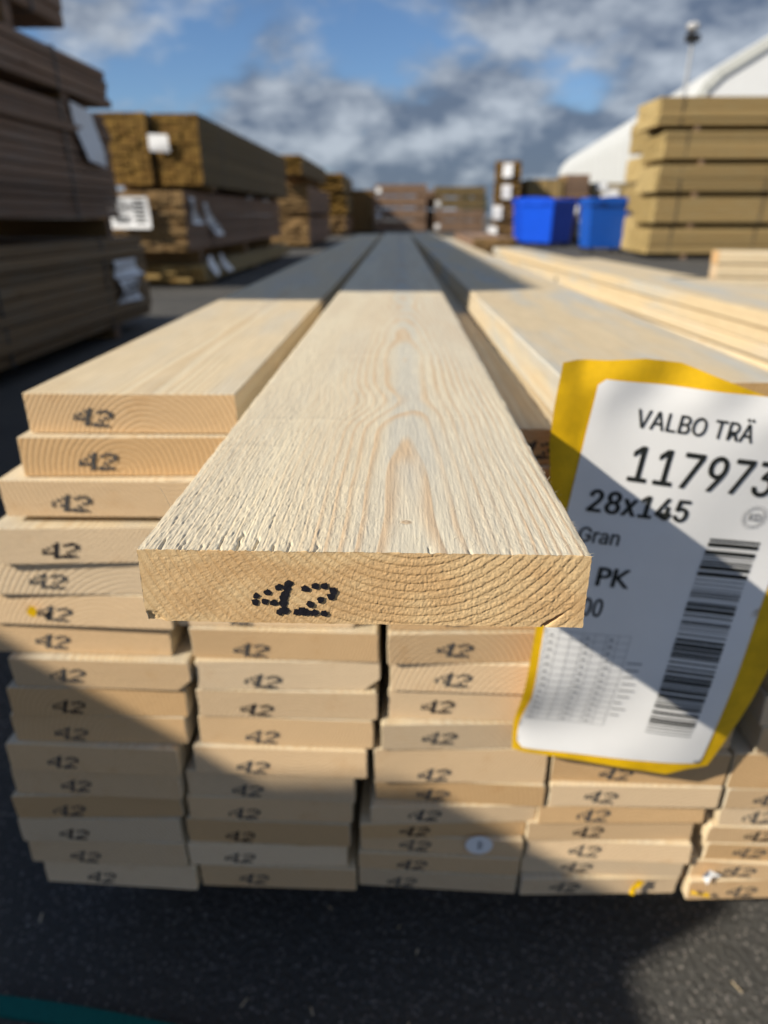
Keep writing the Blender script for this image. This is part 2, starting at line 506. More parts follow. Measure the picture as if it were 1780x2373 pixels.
def build_main():
    nx = 500
    xs = np.linspace(-HX, HX, nx)
    ys = [0.0]
    while ys[-1] < 4.2:
        y = ys[-1]
        ys.append(y + (0.00048 if y < 0.05 else 0.0008 if y < 0.12 else 0.0015 if y < 0.25 else 0.003 if y < 0.5 else 0.012 + (y - 0.5) * 0.05))
    ys[-1] = 4.2
    ys = np.array(ys); ny = len(ys)
    X, Y = np.meshgrid(xs, ys)
    H, L, RR = top_h(X, Y)
    lipx = (fbm(xs / 0.0016, xs * 0, 91, 3) - 0.5)
    edge_y = np.maximum(lipx, -0.2) * 0.0006
    roundl = 0.0007 * np.exp(-(X + HX) / 0.0012) + 0.0007 * np.exp((X - HX) / 0.0012)
    Z = HZ + H - roundl * (0.5 + vnoise(Y * 120, X * 0, 5))
    Yt = Y.copy(); Yt[0] += edge_y
    late = L * (1 - 0.62 * sst(0.0, -0.045, X)) * (0.45 + 0.75 * sst(.3, .65, fbm(X / 0.012, Y / 0.09, 151, 3)))
    tone = fbm(X / 0.02, Y / 0.16, 101, 4)
    knot = np.exp(-((RR - 0.55) / 0.5) ** 2)
    cathz = np.exp(-((X - PX - 0.002) / 0.011) ** 2)
    # end grid
    nz = 100
    dz = np.linspace(0, MT, nz)
    XE, DZ = np.meshgrid(xs, dz)
    HE, LE = end_h(XE, DZ)
    jit = (fbm(dz / 0.0012, dz * 0, 111, 3) - 0.5) * 0.0005
    XE2 = XE + jit[:, None] * (np.abs(XE) / HX) ** 12
    XE2 = XE2 + (DZ / MT) * (XE / HX) * 0.0004
    bott = (fbm(xs / 0.002, xs * 0 + 4, 121, 3) - 0.5) * 0.0006
    ZE = HZ - DZ
    ZE[-1] += bott
    YE = -HE
    cut = np.clip((HX - 0.0025 - np.abs(XE)) / 0.002, 0, 1) * np.clip((DZ) / 0.0012, 0, 1) * np.clip((MT - DZ) / 0.0008, 0, 1)
    YE = YE * (0.35 + 0.65 * cut)
    # the chipped lower left corner
    chip = sst(0.0048, 0.0012, np.hypot((XE + HX - 0.0012) * 0.8, (DZ - MT)))
    YE = YE + chip * 0.0014 * (0.6 + 0.8 * fbm(XE / 0.001, DZ / 0.001, 5, 2))
    XE2[0] = xs; YE[0] = Yt[0]; ZE[0] = Z[0]
    # sides and bottom
    verts = [np.stack([X, Yt, Z], -1).reshape(-1, 3), np.stack([XE2, YE, ZE], -1).reshape(-1, 3)]
    n1 = nx * ny; n2 = nx * nz
    sd = np.linspace(0, 1, 5)[1:]
    faces = []
    def grid(i0, r, c, flip):
        i = np.arange(r - 1)[:, None] * c + np.arange(c - 1)[None, :] + i0
        q = np.stack([i, i + 1, i + c + 1, i + c], -1).reshape(-1, 4)
        return q[:, ::-1] if flip else q
    faces.append(grid(0, ny, nx, False))
    faces.append(grid(n1, nz, nx, True))
    lateA = [late.ravel(), np.maximum(LE * .8, groove_c(XE, DZ)).ravel()]
    toneA = [tone.ravel(), fbm(XE / 0.02, DZ / 0.01, 131, 3).ravel()]
    kindA = [np.zeros(n1), np.ones(n2)]
    greyA = [np.clip(cathz * sst(0.02, 0.12, Y) * (1 - late) + 0.5 * sst(.5, .75, fbm(X / 0.03, Y / 0.3, 141, 3)), 0, 1).ravel(), np.zeros(n2)]
    knotA = [knot.ravel(), np.zeros(n2)]
    base = n1 + n2
    # side strips: rows follow the top stations
    for sgn, ix in ((-1, 0), (1, nx - 1)):
        rows = [np.stack([X[:, ix], Yt[:, ix], Z[:, ix]], -1)]
        for k in (1, 2, 3, 4):
            zz = np.interp(k / 4, [0, 1], [0, 1])
            rows.append(np.stack([np.full(ny, sgn * HX) + (fbm(ys / 0.01, ys * 0 + k, 7 + k, 3) - .5) * 0.0004,
                                  ys + (np.interp(k / 4 * MT, dz, YE[:, ix]) if False else 0), np.full(ny, HZ - zz * MT)], -1))
        A = np.stack(rows, 1)                      # ny x 5
        A[0, 1:, 1] = [np.interp(k / 4 * MT, dz, YE[:, ix]) for k in (1, 2, 3, 4)]
        A[0, 1:, 0] = [np.interp(k / 4 * MT, dz, XE2[:, ix]) for k in (1, 2, 3, 4)]
        verts.append(A.reshape(-1, 3))
        faces.append(grid(base, ny, 5, sgn < 0) if True else None)
        base += ny * 5
        m_ = ny * 5
        lateA.append(np.zeros(m_)); toneA.append(np.full(m_, .5)); kindA.append(np.zeros(m_)); greyA.append(np.zeros(m_)); knotA.append(np.zeros(m_))
    # bottom and back
    bv = np.array([(-HX, 0.0012, -HZ), (HX, 0.0012, -HZ), (HX, 4.2, -HZ), (-HX, 4.2, -HZ), (-HX, 4.2, HZ - .0005), (HX, 4.2, HZ - .0005)])
    verts.append(bv)
    faces.append(np.array([[base, base + 3, base + 2, base + 1], [base + 3, base + 4, base + 5, base + 2]]))
    lateA.append(np.zeros(6)); toneA.append(np.full(6, .5)); kindA.append(np.zeros(6)); greyA.append(np.zeros(6)); knotA.append(np.zeros(6))
    V = np.concatenate(verts); Fq = np.concatenate(faces)
    me = bpy.data.meshes.new('long_board')
    me.vertices.add(len(V)); me.vertices.foreach_set('co', V.ravel())
    me.loops.add(len(Fq) * 4); me.loops.foreach_set('vertex_index', Fq.ravel().astype(np.int32))
    me.polygons.add(len(Fq))
    me.polygons.foreach_set('loop_start', np.arange(0, len(Fq) * 4, 4, dtype=np.int32))
    me.update(calc_edges=True)
    me.polygons.foreach_set('use_smooth', np.ones(len(Fq), bool))
    for nm, arr in (('late', lateA), ('tone', toneA), ('endgrain', kindA), ('bluish', greyA), ('knot', knotA)):
        a = me.attributes.new(nm, 'FLOAT', 'POINT')
        a.data.foreach_set('value', np.concatenate(arr).astype(np.float32))
    me.validate()
    return me, (xs, dz, YE)


def main_mat():
    m = bpy.data.materials.new('fresh_sawn_spruce'); m.use_nodes = True
    nt = NT(m.node_tree)
    t = nt.n('ShaderNodeTexCoord'); P = t.outputs['Object']
    at = lambda s: nt.n('ShaderNodeAttribute', attribute_name=s).outputs['Fac']
    late, tone, en, grey, knot = at('late'), at('tone'), at('endgrain'), at('bluish'), at('knot')
    fib = nt.noise(nt.vmul(P, (1300.0, 60.0, 1300.0)), 1.0, 3.0, 0.6)
    face = nt.mix(nt.ramp(tone, 0.3, 0.7), col(0.69, 0.59, 0.42), col(0.75, 0.655, 0.47))
    face = nt.mix(nt.m('MULTIPLY', grey, 0.75), face, col(0.56, 0.535, 0.455))
    pale = nt.ramp(nt.noise(nt.vmul(P, (260.0, 40.0, 260.0)), 1.0, 4.0), 0.5, 0.75)
    face = nt.mix(nt.m('MULTIPLY', pale, 0.5), face, col(0.74, 0.67, 0.51))
    face = nt.mix(nt.m('MULTIPLY', late, 0.60), face, col(0.58, 0.40, 0.235))
    face = nt.mix(nt.m('MULTIPLY', knot, 0.7), face, col(0.42, 0.26, 0.13))
    endc = nt.mix(nt.ramp(tone, 0.3, 0.7), col(0.70, 0.45, 0.215), col(0.77, 0.54, 0.28))
    endc = nt.mix(nt.m('MULTIPLY', late, 0.42), endc, col(0.44, 0.245, 0.09))
    sp = nt.noise(P, 1500.0, 3.0, 0.7)
    endc = nt.mix(nt.ramp(sp, 0.55, 0.8, 0, 0.5), endc, col(0.74, 0.58, 0.37))
    c = nt.mix(en, face, endc)
    k = nt.ramp(fib, 0.2, 0.8, 0.9, 1.1, False)
    c = nt.mix(1.0, c, nt.n('ShaderNodeCombineXYZ', {0: k, 1: k, 2: k}).outputs[0], 'MULTIPLY')
    nrm = nt.n('ShaderNodeBump', {'Height': nt.noise(nt.vmul(P, (2200.0, 260.0, 2200.0)), 1.0, 3.0), 'Strength': 0.5,
                                  'Distance': 0.00025}).outputs[0]
    principled(nt, c, 0.75, nrm, 0.25)
    return m


M['main'] = main_mat()
main_me, (ex, edz, eY) = build_main()
MAIN = link('long_board', main_me, None, M['main'])
MAIN.location = (-0.0107, 0.189, 0.6018 - HZ)
MAIN.rotation_euler = (0, R(0.35), 0)
tag(MAIN, 'long pale spruce board jutting out towards the viewer, stamped 42 in bold black dots', 'board',
    'loose spruce boards of the front pile')

# bold dot-matrix 42 (mm from the left edge, mm above the bottom edge)
DOTS = [(1090, 350, 1.1), (1100, 345, .9), (1078, 385, 1.2), (1065, 420, 1.25), (1050, 450, 1.25), (1045, 485, 1.2), (1022, 375, 1.05),
        (942, 410, 1.05), (860, 435, 1.0), (850, 478, 1.1), (917, 475, 1.05), (980, 482, 1.15), (1018, 547, 1.1), (1060, 535, 1.2), (1040, 530, .9),
        (1205, 380, 1.05), (1225, 384, .7), (1278, 362, 1.1), (1345, 360, 1.15), (1405, 390, 1.1), (1388, 430, 1.25), (1410, 400, .9), (1315, 452, 1.1),
        (1237, 487, 1.1), (1140, 548, 1.1), (1180, 538, 1.25), (1215, 550, 1.1), (1265, 548, 1.2), (1335, 552, 1.1), (1165, 545, 1.0)]


def stamp_mesh(name, seed, scale=1.0, sampler=None, drop=0.0):
    r_ = random.Random(seed)
    vs_, fs_ = [], []
    for (px, py, rad) in DOTS:
        if r_.random() < drop: continue
        X0 = (px - 1120) / 2.9625 * 0.0001385 * scale
        Z0 = (460 - py) / 2.9625 * 0.0001385 * scale * 1.16
        X0 += r_.uniform(-1, 1) * 0.00016 * (seed != 0)
        Z0 += r_.uniform(-1, 1) * 0.00016 * (seed != 0)
        rr = rad * 0.00122 * scale
        b = len(vs_)
        vs_.append((X0, 0, Z0))
        n = 12
        wob = [r_.uniform(0.75, 1.2) for _ in range(n)]
        for ring in (0.55, 1.0):
            for i in range(n):
                a = 2 * math.pi * i / n
                q = rr * ring * (1 + (wob[i] - 1) * ring)
                vs_.append((X0 + q * math.cos(a), 0, Z0 + q * math.sin(a)))
        for i in range(n):
            j = (i + 1) % n
            fs_.append((b, b + 1 + i, b + 1 + j))
            fs_.append((b + 1 + i, b + 1 + n + i, b + 1 + n + j, b + 1 + j))
    # every dot a hair in front of the one before, so overlapping dots never share a plane
    if sampler:
        vs_ = [(x, sampler(x, z), z) for x, y, z in vs_]
    per = 25
    vs_ = [(x, y - 0.00001 * (i // per), z) for i, (x, y, z) in enumerate(vs_)]
    me = bpy.data.meshes.new(name)
    me.from_pydata(vs_, [], fs_)
    return me


SX, SZ = (300 + 1120 / 2.9625 - 320) * 0.1385e-3 - HX, 0.0092
def samp(x, z):
    xi = int(np.clip(np.searchsorted(ex, SX + x), 1, len(ex) - 2))
    zi = int(np.clip(np.searchsorted(edz, MT - (SZ + z)), 1, len(edz) - 2))
    return float(eY[zi - 1:zi + 2, xi - 1:xi + 2].min()) - 0.00012


st = link('ink_stamp', stamp_mesh('ink_stamp', 0, 1.0, samp), MAIN, M['ink'])
st.location = (SX, 0, SZ - HZ)


def fibres():
    mb = MB()
    r_ = random.Random(3)
    def hair(p, d, ln, wd, lift):
        p = Vector(p); d = Vector(d).normalized()
        side = d.cross(Vector((0, 0, 1))).normalized() * wd
        pts = []
        for i in range(5):
            t = i / 4
            c = p + d * ln * t + Vector((0, 0, lift * math.sin(t * 2.2) * ln)) + side * 3 * math.sin(t * 2.0 + ln * 900)
            pts.append((c, side * (1 - t * 0.8)))
        b = len(mb.v)
        for c, s in pts:
            mb.v += [tuple(c - s), tuple(c + s)]
        for i in range(4):
            mb.f.append((b + 2 * i, b + 2 * i + 1, b + 2 * i + 3, b + 2 * i + 2))
    for _ in range(420):                                       # torn fibres on the rough face
        x = -HX + (r_.random() ** 1.4) * MW
        y = (r_.random() ** 1.8) * 0.16 + 0.0015
        z = HZ + float(top_h(np.array([x]), np.array([y]))[0][0])
        hair((x, y, z), (r_.uniform(-.7, .7), r_.choice((-1, -1, 1)) * r_.uniform(.2, 1), 0), r_.uniform(.0015, .0045), 0.00007, r_.uniform(0.05, .4))
    for _ in range(90):                                        # fuzz along the two long edges
        y = (r_.random() ** 1.5) * 0.3
        sg = r_.choice((-1, 1))
        hair((sg * (HX - .0003), y, HZ - r_.uniform(0, .001)), (sg * r_.uniform(.2, 1), r_.uniform(-1, .5), 0), r_.uniform(.0008, .0022), 0.00006, r_.uniform(0, .5))
    for _ in range(120):                                       # frayed front edge
        x = r_.uniform(-HX, HX)
        hair((x, 0.0004, HZ - 0.0002), (r_.uniform(-.6, .6), -1, 0), r_.uniform(.0004, .0013), 0.00009, r_.uniform(-.2, .3))
    for _ in range(70):                                        # frayed right end corner
        z = r_.uniform(-HZ, HZ)
        sg = r_.choice((1, 1, -1))
        hair((sg * HX, 0.0005, z), (sg, r_.uniform(-.4, .4), 0), r_.uniform(.0003, .0008), 0.00008, r_.uniform(-.3, .3))
    hair((-HX + .0002, 0.034, HZ), (-0.55, 0.1, 0), 0.0065, 0.00009, 1.25)   # the one long hair on the left edge
    return mb


f_ = fibres().build('wood_fibres', M['main'], MAIN)
f_['kind'] = 'stuff'
for nm in ('late', 'tone', 'endgrain', 'bluish', 'knot'):
    a = f_.data.attributes.new(nm, 'FLOAT', 'POINT')
    a.data.foreach_set('value', np.full(len(f_.data.vertices), 0.6 if nm == 'tone' else 0.0, np.float32))

# ------------------------------------------------------------------ the other boards of the front pile
BW, BT, PITCH, BASE = 0.1462, 0.02835, 0.0288, 0.1245


def board_profile(w_, t_, r_, wane=None):
    hx, hz = w_ / 2, t_ / 2
    c = lambda: r_.uniform(0.0006, 0.0018)
    a, b, d, e = c(), c(), c(), c()
    if wane == 'br': b = 0.012
    if wane == 'tr': d = 0.009
    prof = [(-hx + a, -hz), (hx - b, -hz + r_.uniform(0, .0003)), (hx, -hz + min(b, .011)), (hx + r_.uniform(-.0006, .0006), r_.uniform(-.003, .003)),
            (hx, hz - min(d, .01)), (hx - d, hz), (0.0, hz - r_.uniform(0, .0003)), (-hx + e, hz), (-hx, hz - e),
            (-hx + r_.uniform(-.0006, .0006), r_.uniform(-.003, .003)), (-hx, -hz + a)]
    return prof


def board_mesh(w_, t_, L_, seed, wane=None, name='spruce_board'):
    r_ = random.Random(seed)
    mb = MB()
    prof = board_profile(w_, t_, r_, wane)
    n = len(prof)
    # the sawn end is never quite square: tilt it, and break its edge a little
    t0, t1 = r_.uniform(-.0035, .0035), r_.uniform(-.0010, .0010)
    rows = []
    for y, shr in ((0.0, 0.0006), (0.0008, 0.0), (L_ * .3, 0), (L_ * .65, 0), (L_, 0)):
        wx = r_.uniform(-.0006, .0006) if y > .1 else 0
        ring = []
        for px, pz in prof:
            k = 1 - shr / 0.07
            yy = y + (px / (w_ / 2) * t0 + pz / (t_ / 2) * t1 if y < .1 else 0)
            ring.append((px * k + wx, yy, pz - (0.00045 if shr else 0) * (1 if pz > 0 else -1)))
        rows.append(ring)
    b = 0
    for ring in rows: mb.v += ring
    for s in range(len(rows) - 1):
        for i in range(n):
            j = (i + 1) % n
            mb.f.append((s * n + i, s * n + j, (s + 1) * n + j, (s + 1) * n + i))
    mb.f.append(tuple(reversed(range(n))))
    mb.f.append(tuple((len(rows) - 1) * n + i for i in range(n)))
    me = mb.mesh(name)
    me.materials.append(M['spruce'])
    return me, (t0, t1)


STAMPS = [stamp_mesh('ink_stamp', s, sc, None, dr) for s, sc, dr in ((11, .98, .0), (12, 1.0, .04), (13, .95, .0), (14, 1.02, .05), (15, .97, .03))]
for s_ in STAMPS: s_.materials.append(M['ink_faded'])
for s_ in (STAMPS[2],):
    s_.materials.clear(); s_.materials.append(M['ink'])

# (column, layer, centre x, front y, stamp x, stamp z, features)
PILE = [
    (1, 15, -0.1832, 0.4430, -0.0273, 0.0112), (1, 14, -0.1895, 0.4360, -0.0191, 0.0105), (1, 13, -0.2064, 0.4280, -0.0235, 0.0105),
    (1, 12, -0.2165, 0.4211, -0.0239, 0.0105), (1, 11, -0.2316, 0.4246, -0.0261, 0.0115), (1, 10, -0.2416, 0.4261, -0.0187, 0.0105),
    (1, 9, -0.2474, 0.4310, -0.0218, 0.0105), (1, 8, -0.2321, 0.4233, -0.0275, 0.0125), (1, 7, -0.2401, 0.4250, -0.0242, 0.0095),
    (1, 6, -0.2443, 0.4261, -0.0247, 0.0085), (1, 5, -0.2531, 0.4211, -0.0262, 0.0104), (1, 4, -0.2558, 0.4229, -0.0181, 0.0108),
    (1, 3, -0.2600, 0.4250, -0.0262, 0.0094), (1, 2, -0.2630, 0.4246, -0.0241, 0.0093), (1, 1, -0.2618, 0.4250, -0.0209, 0.0085),
    (1, 0, -0.2545, 0.4250, -0.0183, 0.0096),
    (2, 14, -0.0420, 0.4289, -0.0257, 0.0085), (2, 13, -0.0590, 0.4266, -0.0257, 0.0085), (2, 12, -0.0680, 0.4283, -0.0257, 0.0085),
    (2, 11, -0.0830, 0.4255, -0.0257, 0.0085),
    (2, 10, -0.0944, 0.4289, -0.0257, 0.0075), (2, 9, -0.0855, 0.4246, -0.0265, 0.0087), (2, 8, -0.0842, 0.4250, -0.0209, 0.0085),
    (2, 7, -0.0867, 0.4250, -0.0255, 0.0085), (2, 6, -0.0897, 0.4255, -0.0201, 0.0085), (2, 5, -0.0952, 0.4215, -0.024, 0.0085),
    (2, 4, -0.1060, 0.4229, -0.02, 0.0085), (2, 3, -0.1086, 0.4246, -0.023, 0.0085), (2, 2, -0.1121, 0.4250, -0.0258, 0.0085),
    (2, 1, -0.1145, 0.4250, -0.0257, 0.0106), (2, 0, -0.1067, 0.4250, -0.0231, 0.0115),
    (3, 15, 0.1180, 0.4316, -0.024, 0.01), (3, 14, 0.1070, 0.4278, -0.024, 0.01), (3, 13, 0.0900, 0.4266, -0.024, 0.01),
    (3, 12, 0.0820, 0.4283, -0.024, 0.01), (3, 11, 0.0665, 0.4261, -0.024, 0.01), (3, 10, 0.0670, 0.4272, -0.024, 0.01),
    (3, 9, 0.0662, 0.4246, -0.0215, 0.0125), (3, 8, 0.0680, 0.4243, -0.0231, 0.0121), (3, 7, 0.0676, 0.4266, -0.0337, 0.0122),
    (3, 6, 0.0614, 0.4239, -0.0256, 0.0125), (3, 5, 0.0551, 0.4244, -0.0225, 0.0085), (3, 4, 0.0558, 0.4256, -0.0232, 0.0085),
    (3, 3, 0.0515, 0.4238, -0.0251, 0.009), (3, 2, 0.0433, 0.4250, -0.0253, 0.0085), (3, 1, 0.0424, 0.4262, -0.0234, 0.0085),
    (3, 0, 0.0406, 0.4244, -0.0243, 0.0085), (3, -1, 0.0401, 0.4256, -0.0325, 0.0085),
    (4, 16, 0.1800, 0.4294, -0.024, 0.01), (4, 15, 0.2665, 0.4278, -0.024, 0.01), (4, 14, 0.2555, 0.4255, -0.024, 0.01), (4, 13, 0.2385, 0.4278, -0.024, 0.01),
    (4, 12, 0.2305, 0.4261, -0.024, 0.01), (4, 11, 0.2155, 0.4283, -0.024, 0.01), (4, 10, 0.2120, 0.4266, -0.024, 0.01),
    (4, 9, 0.2130, 0.4255, -0.024, 0.01), (4, 8, 0.2100, 0.4278, -0.024, 0.01),
    (4, 7, 0.2018, 0.4246, -0.024, 0.01), (4, 6, 0.2038, 0.4261, -0.024, 0.01), (4, 5, 0.2042, 0.4256, -0.0191, 0.0098),
    (4, 4, 0.2041, 0.4238, -0.0288, 0.011), (4, 3, 0.1963, 0.4250, -0.0245, 0.0098), (4, 2, 0.1900, 0.4262, -0.0194, 0.0112),
    (4, 1, 0.1912, 0.4244, -0.0212, 0.0105), (4, 0, 0.1885, 0.4256, -0.0231, 0.0101), (4, -1, 0.1885, 0.4238, -0.0318, 0.0131),
    (5, 12, 0.3790, 0.4266, -0.024, 0.01), (5, 11, 0.3760, 0.4255, -0.024, 0.01), (5, 10, 0.3710, 0.4278, -0.024, 0.01),
    (5, 9, 0.3700, 0.4261, -0.024, 0.01), (5, 8, 0.3680, 0.4250, -0.024, 0.01),
    (5, 7, 0.3642, 0.4266, -0.024, 0.01), (5, 6, 0.3672, 0.4266, -0.024, 0.01), (5, 5, 0.3514, 0.4238, -0.024, 0.01),
    (5, 4, 0.3544, 0.4250, -0.0358, 0.012), (5, 3, 0.3536, 0.4262, -0.0385, 0.012), (5, 2, 0.3477, 0.4244, -0.0279, 0.012),
    (5, 1, 0.3507, 0.4256, -0.0347, 0.012), (5, 0, 0.3425, 0.4238, -0.0307, 0.012), (5, -1, 0.3409, 0.4250, -0.0226, 0.0085),
]
# bottom edges of the thinner boards low in the three right columns, top of the sixth layer first
ZB = {3: [.2973, .2611, .2352, .2142, .1941, .1729, .1500, .1250], 4: [.2973, .2608, .2362, .2158, .1932, .1704, .1490, .1250],
      5: [.2973, .2590, .2350, .2150, .1930, .1700, .1480, .1245]}
ORD = ['lowest', 'second', 'third', 'fourth', 'fifth', 'sixth', 'seventh', 'eighth', 'ninth', 'tenth', 'eleventh', 'twelfth',
       'thirteenth', 'fourteenth', 'fifteenth', 'sixteenth', 'seventeenth', 'eighteenth']
COLN = {1: 'leftmost', 2: 'second', 3: 'third', 4: 'fourth', 5: 'rightmost'}
SPECIAL = {
    (1, 15): 'topmost spruce board at left, wide pale face in sun, 42 stamped low on its end',
    (1, 14): 'spruce board stamped 42, directly under the topmost left board',
    (1, 13): 'spruce board stamped 42 with a dark gap below, third from top at left',
    (1, 12): 'spruce board stamped 42 jutting forward below the dark gap, fourth from top at left',
    (1, 11): 'spruce board stamped 42, just above the board with the yellow scrap at left',
    (1, 10): 'pale spruce board with a yellow scrap stuck beside its 42 stamp, left column',
    (1, 9): 'spruce board just below the yellow scrap board, set back, beside a brown gap',
    (1, 8): 'spruce board crossed by the upper edge of the shadow in leftmost column',
    (4, 16): 'spruce board with greyed top face behind the yellow label, edge lit by sun',
    (5, 12): 'top board of the rightmost column, hidden low behind the yellow label',
    (3, 5): 'spruce board jutting over a notch at lower left of the label, third column',
    (2, 5): 'pale spruce board half in shadow with bright right end, second column',
    (4, -1): 'lowest board of fourth column, its end daubed with a yellow scrap',
    (3, 15): 'top board of the third column, lying in the shadow of the long board',
}
WANE = {(2, 8): 'br', (1, 8): 'br', (3, 9): None, (3, 6): 'tr', (2, 10): 'br'}
pile_obj = {}
for (cn, ly, cx, fy, sx, sz) in PILE:
    seed = cn * 100 + ly
    th = BT
    if cn in (3, 4) and 10 <= ly <= 15: th = .0258
    if cn >= 3 and ly <= 5:
        q = 5 - ly
        zlo, zhi = ZB[cn][q + 1], ZB[cn][q]
        th = zhi - zlo - .0005
    me, (t0, t1) = board_mesh(BW * random.Random(seed).uniform(.985, 1.003), th, 4.2 - (fy - .42) + random.Random(seed + 5).uniform(-.02, .02), seed, WANE.get((cn, ly)))
    if (cn, ly) == (4, 16): me.materials[0] = M['spruce_grey']
    o = link('spruce_board', me)
    z = BASE + PITCH * ly + BT / 2
    if cn >= 3 and ly <= 5: z = zlo + th / 2
    if cn == 1 and ly >= 13: z += 0.0045
    if cn == 4 and ly == 16: z = 0.6022 - BT / 2
    if cn in (3, 4) and 10 <= ly <= 15: z = .4126 + .0263 * (ly - 10) + th / 2
    o.location = (cx, fy, z)
    o.rotation_euler = (0, R(random.Random(seed + 1).uniform(-.12, .12)), R(random.Random(seed + 2).uniform(-.12, .12)))
    if cn == 1 and ly == 15: o.rotation_euler = (0, 0, R(.05))
    if cn == 4 and ly == 16: o.rotation_euler = (0, 0, R(.65))
    low = ly + (1 if cn >= 3 else 0)
    lab = SPECIAL.get((cn, ly)) or ('spruce board end in %s column of the front pile, %s from the bottom' % (COLN[cn], ORD[low])
                                    if low else 'lowest spruce board end in %s column of the front pile' % COLN[cn])
    tag(o, lab, 'board', 'loose spruce boards of the front pile')
    pile_obj[(cn, ly)] = o
    s = link('ink_stamp', STAMPS[seed % 5], o)
    # the stamp lies flat on the slightly tilted saw cut
    hx_, hz_ = BW / 2, th / 2
    zz_ = -hz_ + min(sz, th * .46)
    s.rotation_euler = (-math.atan(t1 / hz_), R(random.Random(seed + 9).uniform(-3.5, 3.5)), math.atan(t0 / hx_))
    s.location = (sx, sx / hx_ * t0 + zz_ / hz_ * t1 - 0.00055, zz_)

# the neighbouring pile on the right: two loose boards on top of a fresh pack
for k, (dx, rz, txt) in enumerate(((.004, 3.0, 'second sunlit spruce board on the neighbouring pile, just below its top board'),
                                   (0.0, 3.1, 'topmost sunlit spruce board of the neighbouring pile at right'))):
    me, _ = board_mesh(BW, BT, 3.75, 901 + k)
    me.materials[0] = M['spruce_grey']
    o = link('spruce_board', me)
    o.location = (.805 + dx, .30, .4795 + BT / 2 + k * PITCH)
    o.rotation_euler = (0, 0, R(rz))
    tag(o, txt, 'board', 'boards on the neighbouring pile')

# thin sticks that carry the long board
for i, yy in enumerate((0.62, 2.2, 3.9)):
    o = MB().box(-.16, -.035 + .09, -.011, .011, -.0085, .0085).build('spacer_stick', M['spruce'])
    o.location = (0, yy, BASE + PITCH * 15 - .0003 + .0088)
    tag(o, ('nearest', 'middle', 'farthest')[i] + ' thin wooden stick under the long board, hidden in the pile', 'stick', 'spacer sticks in the front pile')

# bearers below the pile
for i, yy in enumerate((0.95, 2.4, 3.9)):
    o = MB().box(-.34, .46, -.048, .048, 0, .1230).build('bearer', M['brown'])
    o.location = (0, yy, 0.0005)
    tag(o, ('nearest', 'middle', 'farthest')[i] + ' dark square bearer on the asphalt under the front pile', 'bearer', 'bearers under the front pile')

# scraps on board ends
o = MB(); r_ = random.Random(5)
o.poly([(.004 * math.cos(a) * r_.uniform(.7, 1.1), -.0004, .0055 * math.sin(a) * r_.uniform(.7, 1.1)) for a in np.linspace(0, 6.0, 9)])
o = o.build('yellow_scrap', M['yellow_film'], pile_obj[(1, 10)]); o.location = (-.032, -.0035, .0045 - .004)
mbx = MB()
mbx.poly([(x / 1000, -.001 - .002 * (i % 2), z / 1000) for i, (x, z) in enumerate([(-4, -12), (0, -12), (2, -6), (4, -2), (8, 3), (7, 7), (2, 6), (-1, 3), (-3, -3)])])
o = mbx.build('yellow_scrap', M['yellow_film'], pile_obj[(4, -1)]); o.location = (.030, -.004, .010)
mbx = MB().poly([(x / 1000, -.001 - .003 * (i % 2), z / 1000) for i, (x, z) in enumerate([(-8, -3), (9, -4), (8, 0), (0, -1), (-6, 2)])])
o = mbx.build('yellow_scrap', M['yellow_film'], pile_obj[(5, -1)]); o.location = (-.064, -.006, .004)
mbx = MB().poly([(x / 1000, -.001 + .004 * (i % 2), z / 1000) for i, (x, z) in enumerate([(-6, 6), (1, 8), (11, 5), (5, -1), (0, -6), (-3, -2)])])
o = mbx.build('white_scrap', M['paper'], pile_obj[(5, 0)]); o.location = (-.061, -.006, -.002)
# round white sticker with a small dark mark
pc = pile_obj[(3, 2)]
mbx = MB().poly([(.0122 * math.cos(a), -.0022, .0112 * math.sin(a)) for a in np.linspace(0, 2 * math.pi, 25)[:-1]])
stk = mbx.build('round_sticker', M['paper'], pc)
stk.location = (.0325, 0, -.0155)
mk = MB().box(-.0012, .0012, -.0025, -.0023, -.005, .005).box(.0020, .0030, -.0025, -.0023, -.004, .004).build('printed_mark', M['print_grey'], stk)

# ------------------------------------------------------------------ the big yellow-edged label
LAB = empty('pack_label', (0, 0, 0))
tag(LAB, 'large white paper label with yellow edge, printed 28x145 with a barcode, on the pile front', 'label')
AL = R(6.0)
TL = (0.1219, 0.610)
UU = (math.cos(AL), -math.sin(AL)); VV = (-math.sin(AL), -math.cos(AL))


def lab_xyz(u, v, off=0.0):
    """label coordinates in mm -> place on the hanging, wavy sheet"""
    x = TL[0] + (u * UU[0] + v * VV[0]) / 1000
    z = TL[1] + (u * UU[1] + v * VV[1]) / 1000
    k = v / 292.0
    y = 0.4045 + 0.0015 * math.sin(u * .045 + v * .02) - 0.0012 * math.sin(v * .034 + .5)
    low = max(0.0, (v - 190) / 100.0)
    lf = max(0.0, 1 - (u + 24) / 130.0)
    y -= 0.0085 * low * lf * math.sin((v - 190) * .058 + u * .012)
    y -= 0.0016 * math.sin(u * .11 + v * .07) * math.exp(-((v + 6) / 22) ** 2) + 0.0012 * math.sin(u * .21 - v * .05)* math.exp(-((u + 10) / 14) ** 2)
    y += 0.004 * max(0, -v / 25.0)                              # folded back over the top
    y += 0.0012 * max(0.0, (u - 120) / 30) ** 2
    return (x, y - off, z)


